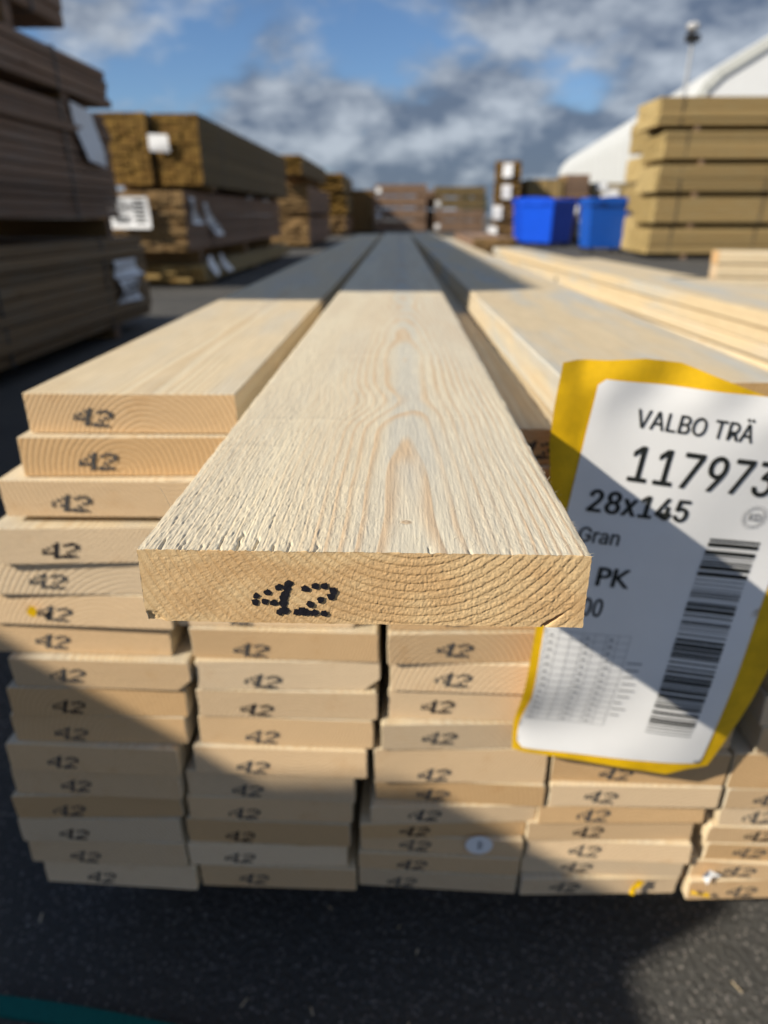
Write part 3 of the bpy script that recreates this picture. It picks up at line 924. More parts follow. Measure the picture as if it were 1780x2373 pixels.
def sheet(name, outline, mat, off, parent, step=6.0):
    bm = bmesh.new()
    vs_ = [bm.verts.new((u, v, 0)) for u, v in outline]
    bm.faces.new(vs_)
    us = [p[0] for p in outline]; vv_ = [p[1] for p in outline]
    for a0, a1, ax in ((min(us), max(us), 0), (min(vv_), max(vv_), 1)):
        k = a0 + step
        while k < a1:
            co = (k, 0, 0) if ax == 0 else (0, k, 0)
            no = (1, 0, 0) if ax == 0 else (0, 1, 0)
            bmesh.ops.bisect_plane(bm, geom=bm.verts[:] + bm.edges[:] + bm.faces[:], plane_co=co, plane_no=no)
            k += step
    bmesh.ops.triangulate(bm, faces=[f for f in bm.faces if len(f.verts) > 4])
    for vt in bm.verts:
        vt.co = Vector(lab_xyz(vt.co.x, vt.co.y, off))
    bmesh.ops.recalc_face_normals(bm, faces=bm.faces)
    me = bpy.data.meshes.new(name); bm.to_mesh(me); bm.free()
    for p in me.polygons: p.use_smooth = True
    return link(name, me, parent, mat)


def inv(x, z):
    dx, dz_ = (x - TL[0]) * 1000, (z - TL[1]) * 1000
    return (dx * UU[0] + dz_ * UU[1], dx * VV[0] + dz_ * VV[1])


ye = [inv(*q) for q in [(.0990, .6195), (.1080, .6207), (.1260, .6203), (.1492, .6214), (.172, .6185), (.198, .609), (.226, .5987), (.262, .594), (.292, .588),
                        (.289, .52), (.281, .44), (.277, .41), (.268, .365), (.2560, .3200), (.2490, .2995), (.232, .2980), (.216, .2935), (.201, .2965),
                        (.165, .3035), (.125, .3100), (.102, .3135), (.0925, .3160), (.0925, .34), (.0965, .39), (.1000, .43), (.0995, .50), (.0990, .545), (.0958, .570), (.0962, .592), (.0975, .605)]]
sheet('yellow_backing', ye, M['yellow_film'], 0.0, LAB)
wcorn = [(0, 4), (4, 0), (146, 0), (150, 4), (150, 150), (151, 288), (150, 292), (20, 293.5), (9, 293), (4, 288), (3, 270), (5, 240), (3, 180), (0, 100)]
sheet('white_paper', wcorn, M['paper'], 0.0006, LAB)
FONT = None
try:
    import os
    FONT = bpy.data.fonts.load(os.path.join(bpy.utils.resource_path('LOCAL'), 'datafiles', 'fonts', 'Inter.woff2'))
except Exception:
    FONT = None


def _cap():
    c_ = bpy.data.curves.new('lettering', 'FONT'); c_.body = 'H'
    if FONT is not None: c_.font = FONT
    o_ = bpy.data.objects.new('tmp', c_); C.objects.link(o_)
    m_ = bpy.data.meshes.new_from_object(o_.evaluated_get(bpy.context.evaluated_depsgraph_get()))
    bpy.data.objects.remove(o_)
    return max(v_.co.y for v_ in m_.vertices) if len(m_.vertices) else 0.7


CAPH = _cap()


def text_on_label(txt, u, v, hgt, sx=0.8, bold=0.0, mat='print', parent=LAB, name='lettering', slope=0.0, font=True):
    """cap height hgt mm, baseline start at (u, v)"""
    cu_ = bpy.data.curves.new('lettering', 'FONT')
    cu_.body = txt
    if FONT is not None and font: cu_.font = FONT
    cu_.size = 1.0
    cu_.resolution_u = 4
    ob = bpy.data.objects.new('tmp', cu_)
    C.objects.link(ob)
    dg = bpy.context.evaluated_depsgraph_get()
    m0 = bpy.data.meshes.new_from_object(ob.evaluated_get(dg))
    bpy.data.objects.remove(ob)
    ys_ = [vt.co.y for vt in m0.vertices]
    k = hgt / (max(ys_) if 'Ä' not in txt else CAPH * 1.0)
    # heavier strokes: the same glyphs a few tenths of a millimetre to each side
    shifts = [(0, 0)] if bold <= 0 else [(0, 0), (bold, 0), (-bold, 0), (0, bold * .6), (0, -bold * .6), (bold * .7, bold * .45), (-bold * .7, -bold * .45)]
    V_, F_ = [], []
    for n_, (du, dv) in enumerate(shifts):
        b_ = len(V_)
        for vt in m0.vertices:
            uu_ = u + vt.co.x * k * sx + du * hgt
            v_ = v - vt.co.y * k + dv * hgt + slope * (uu_ - u)
            V_.append(lab_xyz(uu_, v_, 0.0011 + n_ * 0.00002))
        F_ += [tuple(b_ + i for i in p.vertices) for p in m0.polygons]
    me = bpy.data.meshes.new(name)
    me.from_pydata(V_, [], F_)
    me.name = name
    for p in me.polygons:
        p.material_index = 0
    me.materials.clear()
    return link(name, me, parent, M[mat])


text_on_label('VALBO TRÄ', 28.5, 27.4, 11.4, 0.84, 0.016, 'print', slope=0.02)
text_on_label('1179737', 30.0, 62.6, 23.8, 0.78, 0.020, 'print', slope=0.015)
text_on_label('28x145', 11.0, 87.0, 15.4, 0.86, 0.042, 'print')
text_on_label('Gran', 11.0, 109.6, 10.8, 0.86, 0.024, 'print')
text_on_label('PK', 29.3, 141.0, 14.0, 1.0, 0.032, 'print', font=False)
text_on_label('00', 24.5, 165.3, 14.0, 0.64, 0.026, 'print')
text_on_label('KD', 118.4, 81.8, 5.2, 0.85, 0.02, 'print_grey', font=False)


def lab_strip(mb, u0, u1, v0, v1, off=0.0011, n=6):
    b = len(mb.v)
    for i in range(n + 1):
        u = u0 + (u1 - u0) * i / n
        mb.v += [lab_xyz(u, v0, off), lab_xyz(u, v1, off)]
    for i in range(n):
        q = b + 2 * i
        mb.f.append((q, q + 1, q + 3, q + 2))


bc = MB(); r_ = random.Random(12)
v = 97.5
while v < 266.0:
    wd = r_.choice((0.8, 0.8, 1.3, 1.7, 2.6, 3.4))
    lab_strip(bc, 98.5, 133.5, v, min(v + wd, 266.5))
    v += wd + r_.choice((0.8, 1.1, 1.1, 1.8, 2.6))
o = bc.build('barcode', M['print'], LAB)
tb = MB()
for i in range(8):
    u = 5.0 + 61.0 * i / 7
    for a in range(9):
        v0 = 180 + 84 * a / 9; v1 = 180 + 84 * (a + 1) / 9
        b = len(tb.v)
        tb.v += [lab_xyz(u - .16, v0, .0011), lab_xyz(u + .16, v0, .0011), lab_xyz(u + .16, v1, .0011), lab_xyz(u - .16, v1, .0011)]
        tb.f.append((b, b + 1, b + 2, b + 3))
for i in range(15):
    vv_ = 180 + 84 * i / 14
    lab_strip(tb, 5.0, 66.0, vv_ - .16, vv_ + .16, .00112, 8)
o = tb.build('printed_table', M['print_grey'], LAB)
sm = MB()
for i in range(14):
    vv_ = 183 + 84 * i / 14
    for j in (0, 3, 5):
        u = 7.2 + 61.0 * j / 7
        lab_strip(sm, u, u + r_.uniform(2.5, 4.5), vv_ - .2, vv_ + 1.4, .00114, 2)
for i in range(9):
    lab_strip(sm, 68 + r_.uniform(0, 1.5), 72 + r_.uniform(2, 10), 202 + i * 6.2, 203.3 + i * 6.2, .00114, 2)
o = sm.build('fine_print', M['print_grey'], LAB); o['kind'] = 'stuff'
kd = MB()
for ra_, n_ in ((8.6, 40), (6.9, 36)):
    for i in range(n_):
        if ra_ > 8 and i % 2: continue
        a0, a1 = 2 * math.pi * i / n_, 2 * math.pi * (i + 1) / n_
        b = len(kd.v)
        for a_, rr_ in ((a0, ra_), (a1, ra_), (a1, ra_ - .6), (a0, ra_ - .6)):
            kd.v.append(lab_xyz(122.6 + rr_ * math.cos(a_), 79.4 + rr_ * math.sin(a_), .0011))
        kd.f.append((b, b + 1, b + 2, b + 3))
o = kd.build('round_emblem', M['print_grey'], LAB)

# ------------------------------------------------------------------ strapped timber packs of the yard
_bm_cache = {}


def pack_board_mesh(w_, t_, L_, mat, var):
    key = (round(w_, 4), round(t_, 4), round(L_, 3), mat, var)
    if key not in _bm_cache:
        r_ = random.Random(var * 31 + int(w_ * 1e4))
        mb = MB()
        hx, hz, c = w_ / 2, t_ / 2, min(w_, t_) * .13
        prof = [(-hx + c, -hz), (hx - c, -hz), (hx, -hz + c), (hx, hz - c), (hx - c, hz), (-hx + c, hz), (-hx, hz - c), (-hx, -hz + c)]
        mb.prism_y(prof, [(0, 0, 0), (L_ * .5, r_.uniform(-.003, .003), r_.uniform(-.002, .002)), (L_, 0, 0)])
        me = mb.mesh('board')
        me.materials.append(M[mat])
        _bm_cache[key] = me
    return _bm_cache[key]


def strap_loop(parent, y, W, H, wd=0.016):
    mb = MB(); e = 0.004
    mb.box(-e, W + e, y, y + wd, H + .001, H + e).box(-e, W + e, y, y + wd, -e, -.001)
    mb.box(-e, -.001, y, y + wd, -.001, H + .001).box(W + .001, W + e, y, y + wd, -.001, H + .001)
    return mb.build('strap', M['strap'], parent)


def paper(parent, p, ax_u, ax_v, n, wave=0.02, mat='paper', seed=0, name='paper_tag', marks=False):
    """p top corner, ax_u width vector, ax_v drop vector, n outward normal"""
    r_ = random.Random(seed)
    p, ax_u, ax_v, n = Vector(p), Vector(ax_u), Vector(ax_v), Vector(n)
    mb = MB(); NU, NV = 4, 7
    a, b_ = r_.uniform(0, 6), r_.uniform(0, 6)
    f = lambda u, v_: p + ax_u * u + ax_v * v_ + n * (0.006 + wave * (0.5 + 0.5 * math.sin(v_ * 4 + u * 1.5 + a)) * (0.25 + v_))
    for j in range(NV + 1):
        for i in range(NU + 1):
            mb.v.append(tuple(f(i / NU, j / NV)))
    for j in range(NV):
        for i in range(NU):
            q = j * (NU + 1) + i
            mb.f.append((q, q + 1, q + NU + 2, q + NU + 1))
    o = mb.build(name, M[mat], parent, True)
    if marks:
        mk = MB()
        for (u0, u1, v0, v1) in ((.12, .45, .12, .2), (.12, .6, .26, .4), (.12, .4, .48, .54), (.62, .9, .1, .9), (.12, .5, .62, .85)):
            k = 6
            for i in range(k):
                w0, w1 = v0 + (v1 - v0) * i / k, v0 + (v1 - v0) * (i + .55) / k
                mk.poly([f(u0, w0) + n * .003, f(u1, w0) + n * .003, f(u1, w1) + n * .003, f(u0, w1) + n * .003])
        mk.build('printed_marks', M['print'], o)
    return o


def pack(name, label, loc, W, L, H, nx, nz, mat, group, rz=0.0, singles='right', straps=(), bearers=(), lean=None, gap=0.0,
         seed=0, bearer_h=0.07, jit=0.02, vary_x=0.006):
    """a pack: boards along local Y from 0..L, x 0..W, z 0..H. singles says which boards show and are separate parts"""
    root = empty(name, loc, rz)
    tag(root, label, 'timber pack', group)
    bw, bh = W / nx, H / nz
    r_ = random.Random(seed)
    inner = MB(); ni = 0
    for k in range(nz):
        for i in range(nx):
            show = singles == 'all' or ('right' in singles and i == nx - 1) or ('left' in singles and i == 0) or ('top' in singles and k == nz - 1)
            y0 = (lean(k) if lean else 0.0) + r_.uniform(-jit, jit)
            Lk = L - (lean(k) if lean else 0.0)
            dx = r_.uniform(-vary_x, vary_x) * (1 if show else 0)
            if show:
                o = link('board', pack_board_mesh(bw - .003, bh - .0025, round(Lk, 2), mat, r_.randrange(3)), root)
                o.location = ((i + .5) * bw + dx, y0, (k + .5) * bh)
            else:
                inner.box(i * bw + .002, (i + 1) * bw - .002, y0, y0 + Lk, k * bh + .0015, (k + 1) * bh - .0015); ni += 1
    if ni:
        o = inner.build('inner_boards', M[mat], root)
        o['kind'] = 'stuff'
    for y in straps: strap_loop(root, y, W, H)
    for y in bearers:
        b = MB().box(0.02, W - .02, y - .04, y + .04, -bearer_h - .001, -.003).build('bearer', M['brown'], root)
    return root


GL = 'strapped packs in the tall stack at left'
# tall stack close at left (long sides face the pile); bottom to top
p = pack('timber_pack', 'lowest brown pack of the tall left stack, near the ground, with a crumpled white paper', (-2.82, -1.3, .075), 1.10, 6.1, .50, 7, 9,
         'olive', GL, 0, 'right', (1.2, 3.0, 4.25, 5.4), (.6, 3.0, 5.5), None, 0, 1, .07, .012, .011)
paper(p, (1.10, 5.50, .375), (0, .38, 0), (0, .02, -.10), (1, 0, 0), .05, 'paper', 4)
paper(p, (1.10, 5.54, .262), (0, .33, .0), (0, -.02, -.135), (1, 0, 0), .07, 'paper', 14, marks=True)
p = pack('timber_pack', 'tall weathered brown pack in the left stack with a white paper hanging at its top', (-2.80, -1.3, .685), 1.09, 5.75, .545, 7, 12,
         'brown', GL, 0, 'right', (1.5, 3.6, 5.15), (.6, 2.8, 4.2, 5.60), None, 0, 2, .105, .02, .014)
paper(p, (1.09, 5.26, .555), (0, .26, -.02), (0, .05, -.27), (1, 0, 0), .03, 'paper', 5)
p = pack('timber_pack', 'low brown pack third up in the left stack, with rounded far end against the sky', (-2.80, -1.35, 1.275), 1.10, 5.85, .180, 7, 4,
         'brown', GL, 0, 'right', (1.4, 3.6, 5.2), (2.0, 3.6, 5.3), lambda k: 1.65 if k == 3 else 0.0, 0, 3, .043, .05, .008)  # top layer starts late, keeping the shadow of the unseen near end low
p = pack('timber_pack', 'topmost brown pack of the left stack, cut by the upper left corner', (-2.82, -.05, 1.575), 1.10, 4.15, .42, 7, 6,
         'brown', GL, 0, 'right', (1.2, 2.6, 3.8), (1.2, 2.3, 3.6), lambda k: .39 - k * .055, 0, 4, .108, .004, .004)  # unseen near end stepped so its shadow edge runs straight across the boards
o = MB().box(-1.1, 0, -.052, .052, 0, .098).build('bearer', M['brown'])
o.location = (-1.715, -.494, 1.4105)  # unseen block added to cast the bump in the shadow on the pile
tag(o, 'unseen brown bearer added on the third left pack to shape the shadow', 'bearer')

# second stack at left: golden board ends towards the viewer
G2 = 'strapped packs in the second stack at left'
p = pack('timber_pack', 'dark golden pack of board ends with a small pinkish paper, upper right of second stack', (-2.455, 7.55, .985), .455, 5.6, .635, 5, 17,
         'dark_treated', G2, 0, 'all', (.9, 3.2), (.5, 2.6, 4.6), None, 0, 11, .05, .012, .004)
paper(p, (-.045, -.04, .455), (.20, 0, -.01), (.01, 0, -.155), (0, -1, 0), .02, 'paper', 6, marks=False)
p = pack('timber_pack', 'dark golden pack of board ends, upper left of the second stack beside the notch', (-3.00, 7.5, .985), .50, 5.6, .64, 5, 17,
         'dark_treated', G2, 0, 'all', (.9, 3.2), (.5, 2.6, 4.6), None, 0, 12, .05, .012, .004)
p = pack('timber_pack', 'brown sided pack with yellow board ends and a big white printed sheet, second stack', (-3.14, 7.2, .365), 1.02, 5.75, .555, 8, 18,
         'brown', G2, 0, 'all', (1.0, 3.4), (.5, 2.8, 4.8), None, 0, 13, .15, .025, .01)
paper(p, (.28, -.06, .50), (.40, 0, -.0), (.02, 0, -.285), (0, -1, 0), .03, 'paper', 7, marks=True)
paper(p, (1.02, .10, .50), (0, .2, 0), (0, .12, -.25), (1, 0, 0), .07, 'paper', 8, marks=True)
paper(p, (1.02, .62, .46), (0, .2, 0), (0, .28, -.33), (1, 0, 0), .08, 'paper', 9, marks=True)
p = pack('timber_pack', 'low pack on the ground under the second stack, in shade with two white papers', (-3.10, 7.4, .055), 1.06, 5.9, .16, 7, 4,
         'treated', G2, 0, 'all', (1.0, 3.4), (.4, 2.8, 4.8), None, 0, 14, .05, .06, .01)
paper(p, (1.06, .14, .25), (0, .18, 0), (0, .05, -.2), (1, 0, 0), .06, 'paper', 10)
paper(p, (1.06, .62, .25), (0, .16, 0), (0, .2, -.2), (1, 0, 0), .06, 'paper', 11)

# third and fourth stacks farther along the left side
G3 = 'packs in the far left stacks'
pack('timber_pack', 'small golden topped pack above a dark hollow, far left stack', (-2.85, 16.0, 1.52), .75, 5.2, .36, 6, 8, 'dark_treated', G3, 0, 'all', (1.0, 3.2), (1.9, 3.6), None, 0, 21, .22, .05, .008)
pack('timber_pack', 'grey brown pack in the middle of the third left stack', (-2.95, 16.4, .74), .92, 5.0, .55, 6, 12, 'brown', G3, 0, 'right', (1.0, 3.2), (.4, 3.6), None, 0, 22, .09, .05, .01)
pack('timber_pack', 'grey brown pack at the foot of the third left stack', (-2.95, 16.3, .09), .92, 5.1, .56, 6, 12, 'brown', G3, 0, 'right', (1.0, 3.2), (.4, 3.6), None, 0, 23, .085, .05, .01)
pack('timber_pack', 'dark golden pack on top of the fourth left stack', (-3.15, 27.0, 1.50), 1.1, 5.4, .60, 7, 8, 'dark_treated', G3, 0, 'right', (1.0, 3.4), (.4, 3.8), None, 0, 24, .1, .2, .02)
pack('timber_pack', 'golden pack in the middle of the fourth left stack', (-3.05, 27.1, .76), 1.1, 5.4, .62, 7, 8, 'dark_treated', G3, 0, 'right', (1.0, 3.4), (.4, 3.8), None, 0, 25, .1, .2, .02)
pack('timber_pack', 'dark brown pack at the foot of the fourth left stack', (-3.10, 27.0, .09), 1.1, 5.4, .56, 7, 8, 'brown', G3, 0, 'right', (1.0, 3.4), (.4, 3.8), None, 0, 26, .085, .1, .02)


def wide_stack(x0, x1, yf, levels, mat, group, labels, seed, nz=8, depth=1.1, tags=(), shift=(), rz=0.0):
    """packs whose long sides face the viewer: local Y runs along world X"""
    z = 0.09
    for k, hgt in enumerate(levels):
        dx = shift[k] if k < len(shift) else 0.0
        # rotation -90 deg: local +Y -> world +X, local +X -> world -Y
        p = pack('timber_pack', labels[k], (x0 + dx, yf + depth, z), depth, x1 - x0, hgt, 7, nz, mat if isinstance(mat, str) else mat[k],
                 group, -math.pi / 2 + rz, 'right', [(x1 - x0) * q for q in (.06, .30, .62, .9)], [(x1 - x0) * q for q in (.11, .5, .88)],
                 None, 0, seed + k, .085, .012, .012)
        for (lv, yy, w_, h_, dz) in tags:
            if lv == k:
                paper(p, (depth, yy, dz + h_), (0, w_, 0), (0, 0, -h_), (1, 0, 0), .03, 'paper', seed + k)
        z += hgt + .09
    return z


wide_stack(4.34, 10.3, 12.6, (.40, .40, .40, .40, .40), 'yellow', 'yellow packs in the tall right stack',
           ['lowest yellow pack of the tall right stack, on the ground', 'second yellow pack up in the tall right stack',
            'middle yellow pack of the tall right stack', 'fourth yellow pack up in the tall right stack',
            'topmost yellow pack of the tall right stack, below the floodlight mast'], 40, 8, 1.15,
           ((3, 2.2, .2, .15, .05), (1, 2.3, .22, .16, .2)), (.0, .03, .01, .03, -.13))
wide_stack(4.5, 10.3, 13.85, (.60, .42, .41, .51), 'yellow', 'added yellow packs closing the gaps of the tall right stack',  # added row, heights set to block light through the front stack's gaps
           ['lowest yellow pack in the added row behind the tall right stack', 'second yellow pack up, added row behind the right stack', 'third yellow pack up, added row behind the right stack',
            'topmost yellow pack, added row behind the right stack'], 150, 8, 1.1)
wide_stack(-1.02, 1.15, 31.0, (.38, .38, .38, .38), 'brown', 'packs in the row across the far end',
           ['lowest pack of the far middle stack, across the yard end', 'second pack up in the far middle stack',
            'third pack up in the far middle stack', 'top pack of the far middle stack, across the yard end'], 60, 6, 1.1,
           ((1, .05, .2, .2, .06), (3, .05, .2, .2, .06)))
wide_stack(1.50, 3.6, 31.0, (.36, .36, .36, .36), ('brown', 'brown', 'dark_treated', 'dark_treated'), 'packs in the row across the far end',
           ['lowest pack of the far stack right of the black gap', 'second pack up, far stack right of the black gap',
            'third pack up, far stack right of the black gap', 'top pack of the far stack right of the black gap'], 70, 6, 1.1,
           ((0, .03, .2, .2, .06), (2, .03, .2, .2, .06)))
pack('timber_pack', 'brown packs end between the far row and the fourth left stack', (-2.2, 31.2, .09), 1.1, 5.0, 1.6, 6, 12, 'brown', G3, 0, 'right', (1.0,), (.4, 3.8), None, 0, 77, .08, .05, .01)
wide_stack(.75, 1.95, 32.4, (.8, .7), 'brown', 'packs in the row across the far end', ['added pack low behind the far row, making its gap dark', 'added pack high behind the far row, making its gap dark'], 160, 6, 1.0)  # added behind the far row so its gap fills with shade
pack('timber_pack', 'fresh pale pack of the neighbouring pile, under two loose boards', (.735, .32, .098), .585, 3.72, .38, 4, 13, 'spruce', 'low packs on the asphalt', R(3.0), 'left top', (2.4,), (.5, 2.0, 3.5), None, 0, 170, .096, .01, .003)
# dark narrow stack left of the bins, with white tags
GB = 'packs behind the blue bins'
for k in range(4):
    p = pack('timber_pack', ['lowest dark pack of the narrow stack left of the bins', 'second dark pack up, narrow stack left of the bins',
                             'third dark pack up, narrow stack left of the bins', 'top dark pack of the narrow stack left of the bins'][k],
             (2.42, 19.0, .08 + k * .485), .66, 4.6, .41, 5, 9, 'dark_treated' if k > 1 else 'brown', GB, R(-8.5), 'all' if k > 1 else 'right', (1.0,), (.4, 3.8), None, 0, 80 + k, .07, .05, .01)
    paper(p, (.20 if k > 1 else -.1 + .1 * k, -.06, .36), (.24, 0, 0), (0, 0, -.32), (0, -1, 0), .03, 'paper', 30 + k)
wide_stack(3.60, 4.62, 21.0, (.42, .42, .52), ('brown', 'brown', 'yellow'), GB,
           ['lowest pack of the golden topped stack behind the left bin', 'middle pack of the golden topped stack behind the left bin',
            'golden pack peeping over the left blue bin'], 90, 7, 1.2, ((1, .75, .3, .3, .05),))
wide_stack(4.70, 5.35, 21.0, (.45, .45, .58), ('brown', 'brown', 'brown'), GB,
           ['lowest brown pack between the two blue bins', 'middle brown pack between the two blue bins', 'brown pack on top, between the two blue bins'], 100, 7, 1.2,
           ((1, .1, .3, .3, .1), (1, .5, .26, .34, .0), (0, .45, .2, .5, .0)))
wide_stack(5.45, 7.0, 21.2, (.45, .40, .42), ('treated', 'treated', 'treated'), GB,
           ['lowest pack behind the right blue bin', 'middle pack behind the right blue bin', 'top pack behind the right blue bin with a pink tag'], 110, 7, 1.2,
           ((2, .3, .5, .32, .0), (2, .15, .3, .2, .25)))
pack('timber_pack', 'low dark pack lying on the asphalt before the far row', (1.30, 12.6, .07), .75, 4.2, .27, 5, 5, 'brown', 'low packs on the asphalt', 0, 'all', (1.0,), (.4, 3.6), None, 0, 120, .065, .05, .01)
p = pack('timber_pack', 'pale fresh sawn stack at the right edge beyond the pile', (1.36, 3.12, .09), .15, 3.2, .475, 1, 9, 'spruce', 'low packs on the asphalt', -math.pi / 2 - R(12), 'right', (.5, 2.4), (.4, 2.8), None, 0, 121, .085, .008, .003)

# ------------------------------------------------------------------ blue bins
def bin_(label, loc, rz, wd, dp, hgt, mat, taper=.12):
    root = empty('waste_bin', loc, rz)
    tag(root, label, 'waste bin', 'blue waste bins in front of the stacks')
    mb = MB(); a, b = wd / 2, dp / 2; c, d = a * (1 - taper), b * (1 - taper); z0 = .09; t = .03
    bot = [(-c, -d, z0), (c, -d, z0), (c, d, z0), (-c, d, z0)]
    top = [(-a, -b, hgt), (a, -b, hgt), (a, b, hgt), (-a, b, hgt)]
    tin = [(-a + t, -b + t, hgt), (a - t, -b + t, hgt), (a - t, b - t, hgt), (-a + t, b - t, hgt)]
    bin2 = [(-c + t, -d + t, z0 + t), (c - t, -d + t, z0 + t), (c - t, d - t, z0 + t), (-c + t, d - t, z0 + t)]
    mb.v += bot + top + tin + bin2
    for i in range(4):
        j = (i + 1) % 4
        mb.f += [(i, j, 4 + j, 4 + i), (4 + i, 4 + j, 8 + j, 8 + i), (8 + i, 8 + j, 12 + j, 12 + i)]
    mb.f += [(3, 2, 1, 0), (12, 13, 14, 15)]
    body = mb.build('body', mat, root)
    bv = body.modifiers.new('bevel', 'BEVEL'); bv.width = .015; bv.segments = 2
    rim = MB(); e = .025
    rim.box(-a - e, a + e, -b - e, -b - .002, hgt - .085, hgt + .012).box(-a - e, a + e, b + .002, b + e, hgt - .085, hgt + .012)
    rim.box(-a - e, -a - .002, -b - .002, b + .002, hgt - .085, hgt + .012).box(a + .002, a + e, -b - .002, b + .002, hgt - .085, hgt + .012)
    rim.build('rim', mat, root)
    ld = MB()
    ld.prism_y([(-a - .01, hgt + .014), (a + .01, hgt + .014), (a - .02, hgt + .05), (0, hgt + .075), (-a + .02, hgt + .05)], [(-b - .02, 0, 0), (b + .02, 0, 0)])
    ld.build('lid', mat, root)
    for sx in (-1, 1):
        h_ = MB().box(sx * a * .55 - .06, sx * a * .55 + .06, -b - .055, -b - .027, hgt - .05, hgt - .02).build('handle', mat, root)
    for sx in (-1, 1):
        for sy in (-1, 1):
            MB().tube((sx * c * .8 - .02, sy * d * .8, .075), (sx * c * .8 + .02, sy * d * .8, .075), .074, n=14).build('wheel', M['rubber'], root)
    return root


bin_('bright blue waste bin turned to show a sunlit front and dark side', (3.60, 17.75, 0), R(-52), 1.02, .84, 1.0, M['blue'])
bin_('blue waste bin facing the viewer beside the yellow stack', (4.20, 14.95, 0), R(2), .86, .75, .97, M['blue_dull'])
bin_('bright blue waste bin mostly hidden at the back left of the other', (3.45, 18.9, 0), R(-20), .9, .75, 1.05, M['blue'])

# ------------------------------------------------------------------ white fabric hall
HALL = empty('storage_hall', (9.05, 24.2, 0), R(-6.2))
tag(HALL, 'white fabric storage hall with ribbed side wall and curved eave', 'hall')
EH, HL, HWD = 4.5, 36.0, 16.0
prof = [(0, 0), (0.0, 3.55), (.07, 3.95), (.28, 4.35), (.65, 4.72), (HWD / 2, 4.72 + (HWD / 2 - .65) * .60)]
prof = prof + [(HWD - x, z) for x, z in reversed(prof[:-1])]
gw = MB(); gw.poly([(x, 0.05, z) for x, z in prof]); gw.build('gable_wall', M['lightened_gable_fabric'], HALL)
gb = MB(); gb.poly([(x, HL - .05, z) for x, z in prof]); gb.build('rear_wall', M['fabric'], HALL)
nP = 18
for i in range(nP):
    y0, y1 = .06 + i * (HL - .12) / nP, .06 + (i + 1) * (HL - .12) / nP
    mb = MB(); st_ = []
    K = 5
    for q in range(K + 1):
        yy = y0 + (y1 - y0) * q / K
        bul = .30 * math.sin(math.pi * q / K)
        st_.append([(x - bul * (1 if 0 < k < 5 else .0) * (1 if x < .7 else 0), yy, z) for k, (x, z) in enumerate(prof[:6])])
    b = 0
    for ring in st_: mb.v += ring
    for q in range(K):
        for k in range(5):
            mb.f.append((q * 6 + k, q * 6 + k + 1, (q + 1) * 6 + k + 1, (q + 1) * 6 + k))
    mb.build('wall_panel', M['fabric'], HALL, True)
rf = MB()
for k in range(5, len(prof) - 1):
    (x0, z0), (x1, z1) = prof[k], prof[k + 1]
    rf.poly([(x0, .06, z0), (x1, .06, z1), (x1, HL - .06, z1), (x0, HL - .06, z0)])
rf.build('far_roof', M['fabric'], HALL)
tr = MB()
for k in range(len(prof) - 1):
    (x0, z0), (x1, z1) = prof[k], prof[k + 1]
    dx, dz_ = x1 - x0, z1 - z0; ln = math.hypot(dx, dz_); nx_, nz_ = dz_ / ln, -dx / ln
    for (w0, w1, yy0, yy1) in ((-.06, .20, -.03, .045),):
        q = [(x0 - nx_ * -w0 * 0 + nx_ * w1, z0 + nz_ * w1), (x1 + nx_ * w1, z1 + nz_ * w1), (x1 + nx_ * w0, z1 + nz_ * w0), (x0 + nx_ * w0, z0 + nz_ * w0)]
        b = len(tr.v)
        tr.v += [(x, yy0, z) for x, z in q] + [(x, yy1, z) for x, z in q]
        tr.f += [(b, b + 1, b + 2, b + 3), (b + 4, b + 7, b + 6, b + 5), (b, b + 4, b + 5, b + 1), (b + 2, b + 6, b + 7, b + 3)]
tr.build('edge_trim', M['fabric_trim'], HALL)

# ------------------------------------------------------------------ floodlight mast
MS = empty('floodlight_mast', (6.33, 17.5, 0))
tag(MS, 'slim floodlight mast standing behind the yellow stack, lamp head against the clouds', 'lamp mast')
MB().tube((0, 0, 0), (0, 0, 4.15), .055, .035, 10).build('pole', M['steel'], MS, True)
MB().box(-.12, .12, -.12, .12, 4.14, 4.19).build('bracket', M['rubber'], MS)
for sx, yy, rr in ((-.10, -.06, .4), (.12, .04, -.5), (.0, .12, 2.6)):
    f = MB().prism_y([(-.13, -.06), (.13, -.06), (.15, .07), (.08, .14), (-.08, .14), (-.15, .07)], [(0, 0, 0), (.12, 0, .02)]).build('floodlight', M['rubber'], MS)
    f.scale = (.62, .62, .62); f.location = (sx * .6, yy * .6, 4.21); f.rotation_euler = (R(-20), 0, rr)
MB().tube((-.10, -.02, 4.37), (-.02, 0, 4.43), .11, .09, 14).tube((-.02, 0, 4.41), (.08, .0, 4.41), .10, .08, 14).build('lamp_head', M['lamp_glass'], MS, True)
MB().box(-.02, .02, -.02, .02, 4.185, 4.40).build('stem', M['steel'], MS)
for sx in (-1, 1):
    MB().tube((sx * .32, -.3, 2.2), (0, 0, 2.75), .018, n=6).build('stay', M['steel'], MS)

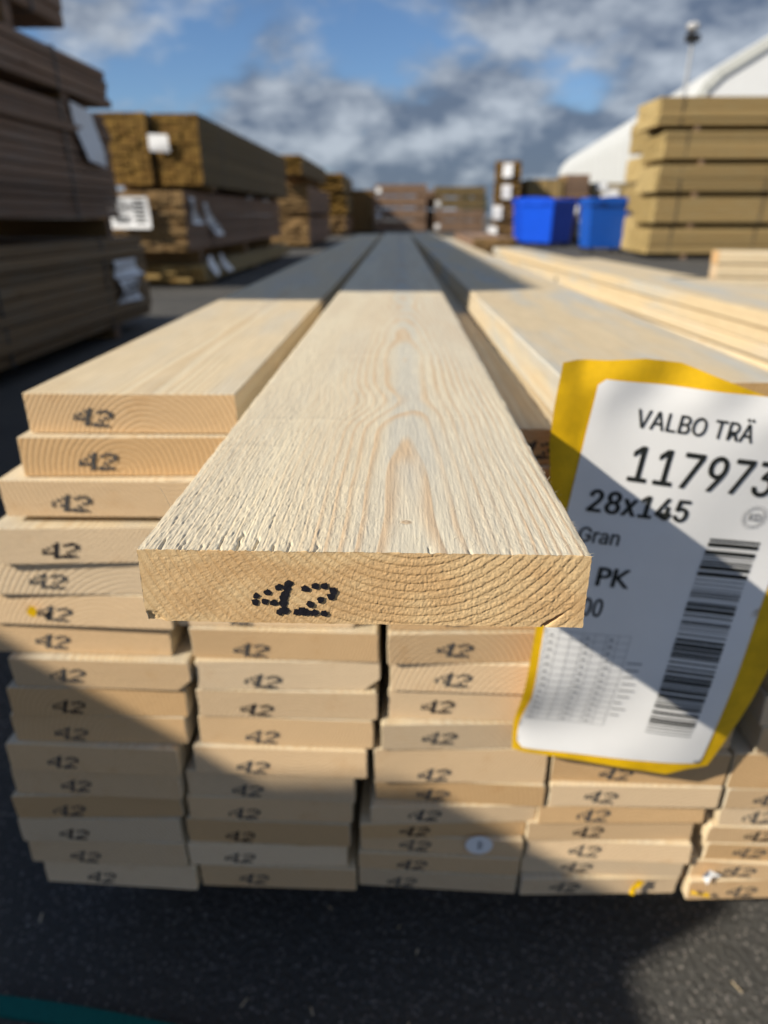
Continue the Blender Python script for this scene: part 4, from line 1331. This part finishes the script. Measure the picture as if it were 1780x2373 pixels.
# ------------------------------------------------------------------ trees far behind
def tree(x, y, hgt, wd, label, seed):
    root = empty('tree', (x, y, 0))
    tag(root, label, 'tree', 'trees beyond the far row')
    r_ = random.Random(seed)
    t = MB().tube((0, 0, 0), (.05, 0, hgt * .55), .11, .06, 8).tube((.05, 0, hgt * .5), (-.2, .1, hgt * .85), .05, .015, 6).tube((.05, 0, hgt * .45), (.3, -.1, hgt * .8), .05, .015, 6)
    t.build('trunk', M['bark'], root)
    mb = MB()
    for _ in range(1500):
        zz = r_.random() ** .8
        rad = wd * (math.sin(math.pi * (0.12 + .86 * zz)) ** .8) * (0.75 + .35 * math.sin(zz * 17 + seed))
        a = r_.uniform(0, 6.283); q = rad * r_.random() ** .45
        c = Vector((q * math.cos(a), q * math.sin(a), hgt * (.1 + .9 * zz)))
        u = Vector((r_.gauss(0, 1), r_.gauss(0, 1), r_.gauss(0, 1))).normalized() * .11
        v_ = u.orthogonal().normalized() * .06
        mb.poly([c - u, c - v_, c + u, c + v_])
    mb.build('crown', M['leaf'], root)


tree(8.1, 75, 3.35, 1.0, 'dark green leafy tree just right of the far row', 1)
tree(7.0, 78, 2.95, .9, 'lower green tree behind the right end of the far row', 2)
tree(9.3, 84, 3.2, .9, 'dark tree peeping beside the narrow dark stack', 3)

# ------------------------------------------------------------------ grit and wood chips on the asphalt
r_ = random.Random(77)
mb = MB()
for _ in range(240):
    x, y = r_.uniform(-.55, .65), r_.uniform(.28, .62)
    a = r_.uniform(0, 3.14); q = r_.uniform(.0008, .0024) * (1.6 if r_.random() < .12 else 1)
    u = Vector((math.cos(a), math.sin(a), 0)); v_ = Vector((-u.y, u.x, 0))
    c = Vector((x, y, q * .45)); up = Vector((0, 0, q * r_.uniform(.5, .9)))
    pts = [c + u * q, c + v_ * q * r_.uniform(.5, .9), c - u * q * r_.uniform(.7, 1), c - v_ * q * .7, c + up, c - up * .45]
    b = len(mb.v); mb.v += [tuple(p_) for p_ in pts]
    for i in range(4):
        j = (i + 1) % 4
        mb.f += [(b + i, b + j, b + 4), (b + j, b + i, b + 5)]
o = mb.build('loose_grit', simple_mat('grit', (.21, .195, .18), .85, .2, .5, 180))
tag(o, 'small pale grit scattered on the asphalt before the pile', 'grit', None, 'stuff')
mb = MB()
for _ in range(26):
    x, y = r_.uniform(-.5, .6), r_.uniform(.30, .60)
    a = r_.uniform(0, 3.14); ln = r_.uniform(.002, .006); wd = r_.uniform(.0006, .0014)
    u = Vector((math.cos(a), math.sin(a), r_.uniform(-.1, .15))) * ln; v_ = Vector((-math.sin(a), math.cos(a), 0)) * wd
    c = Vector((x, y, .0016)); t_ = Vector((0, 0, .0005))
    b = len(mb.v)
    mb.v += [tuple(c - u - v_), tuple(c + u - v_ * .5), tuple(c + u + v_), tuple(c - u + v_ * .6)] + [tuple(c - u - v_ + t_), tuple(c + u - v_ * .5 + t_), tuple(c + u + v_ + t_), tuple(c - u + v_ * .6 + t_)]
    mb.f += [(b + 3, b + 2, b + 1, b), (b + 4, b + 5, b + 6, b + 7)] + [(b + i, b + (i + 1) % 4, b + 4 + (i + 1) % 4, b + 4 + i) for i in range(4)]
o = mb.build('wood_chips', M['spruce'])
tag(o, 'tiny pale wood chips scattered on the asphalt before the pile', 'wood chips', None, 'stuff')

# ------------------------------------------------------------------ teal lifting strap on the asphalt
mb = MB(); P_ = []
for i in range(25):
    x = -.62 + .60 * i / 24
    yc = .3870 - .22 * max(0.0, x + .40) ** 1.8 - .06 * (x + .40)
    P_.append((x, yc))
for i, (x, yc) in enumerate(P_):
    mb.v += [(x, yc + .0085, .0065), (x, yc - .0085, .0065), (x, yc - .0085, .0015), (x, yc + .0085, .0015)]
for i in range(24):
    q = 4 * i
    for k in range(4):
        mb.f.append((q + k, q + (k + 1) % 4, q + 4 + (k + 1) % 4, q + 4 + k))
mb.f += [(0, 1, 2, 3), (96, 99, 98, 97)]
o = mb.build('webbing_strap', M['teal'])
tag(o, 'teal webbing strap lying on the dark asphalt at lower left', 'strap')
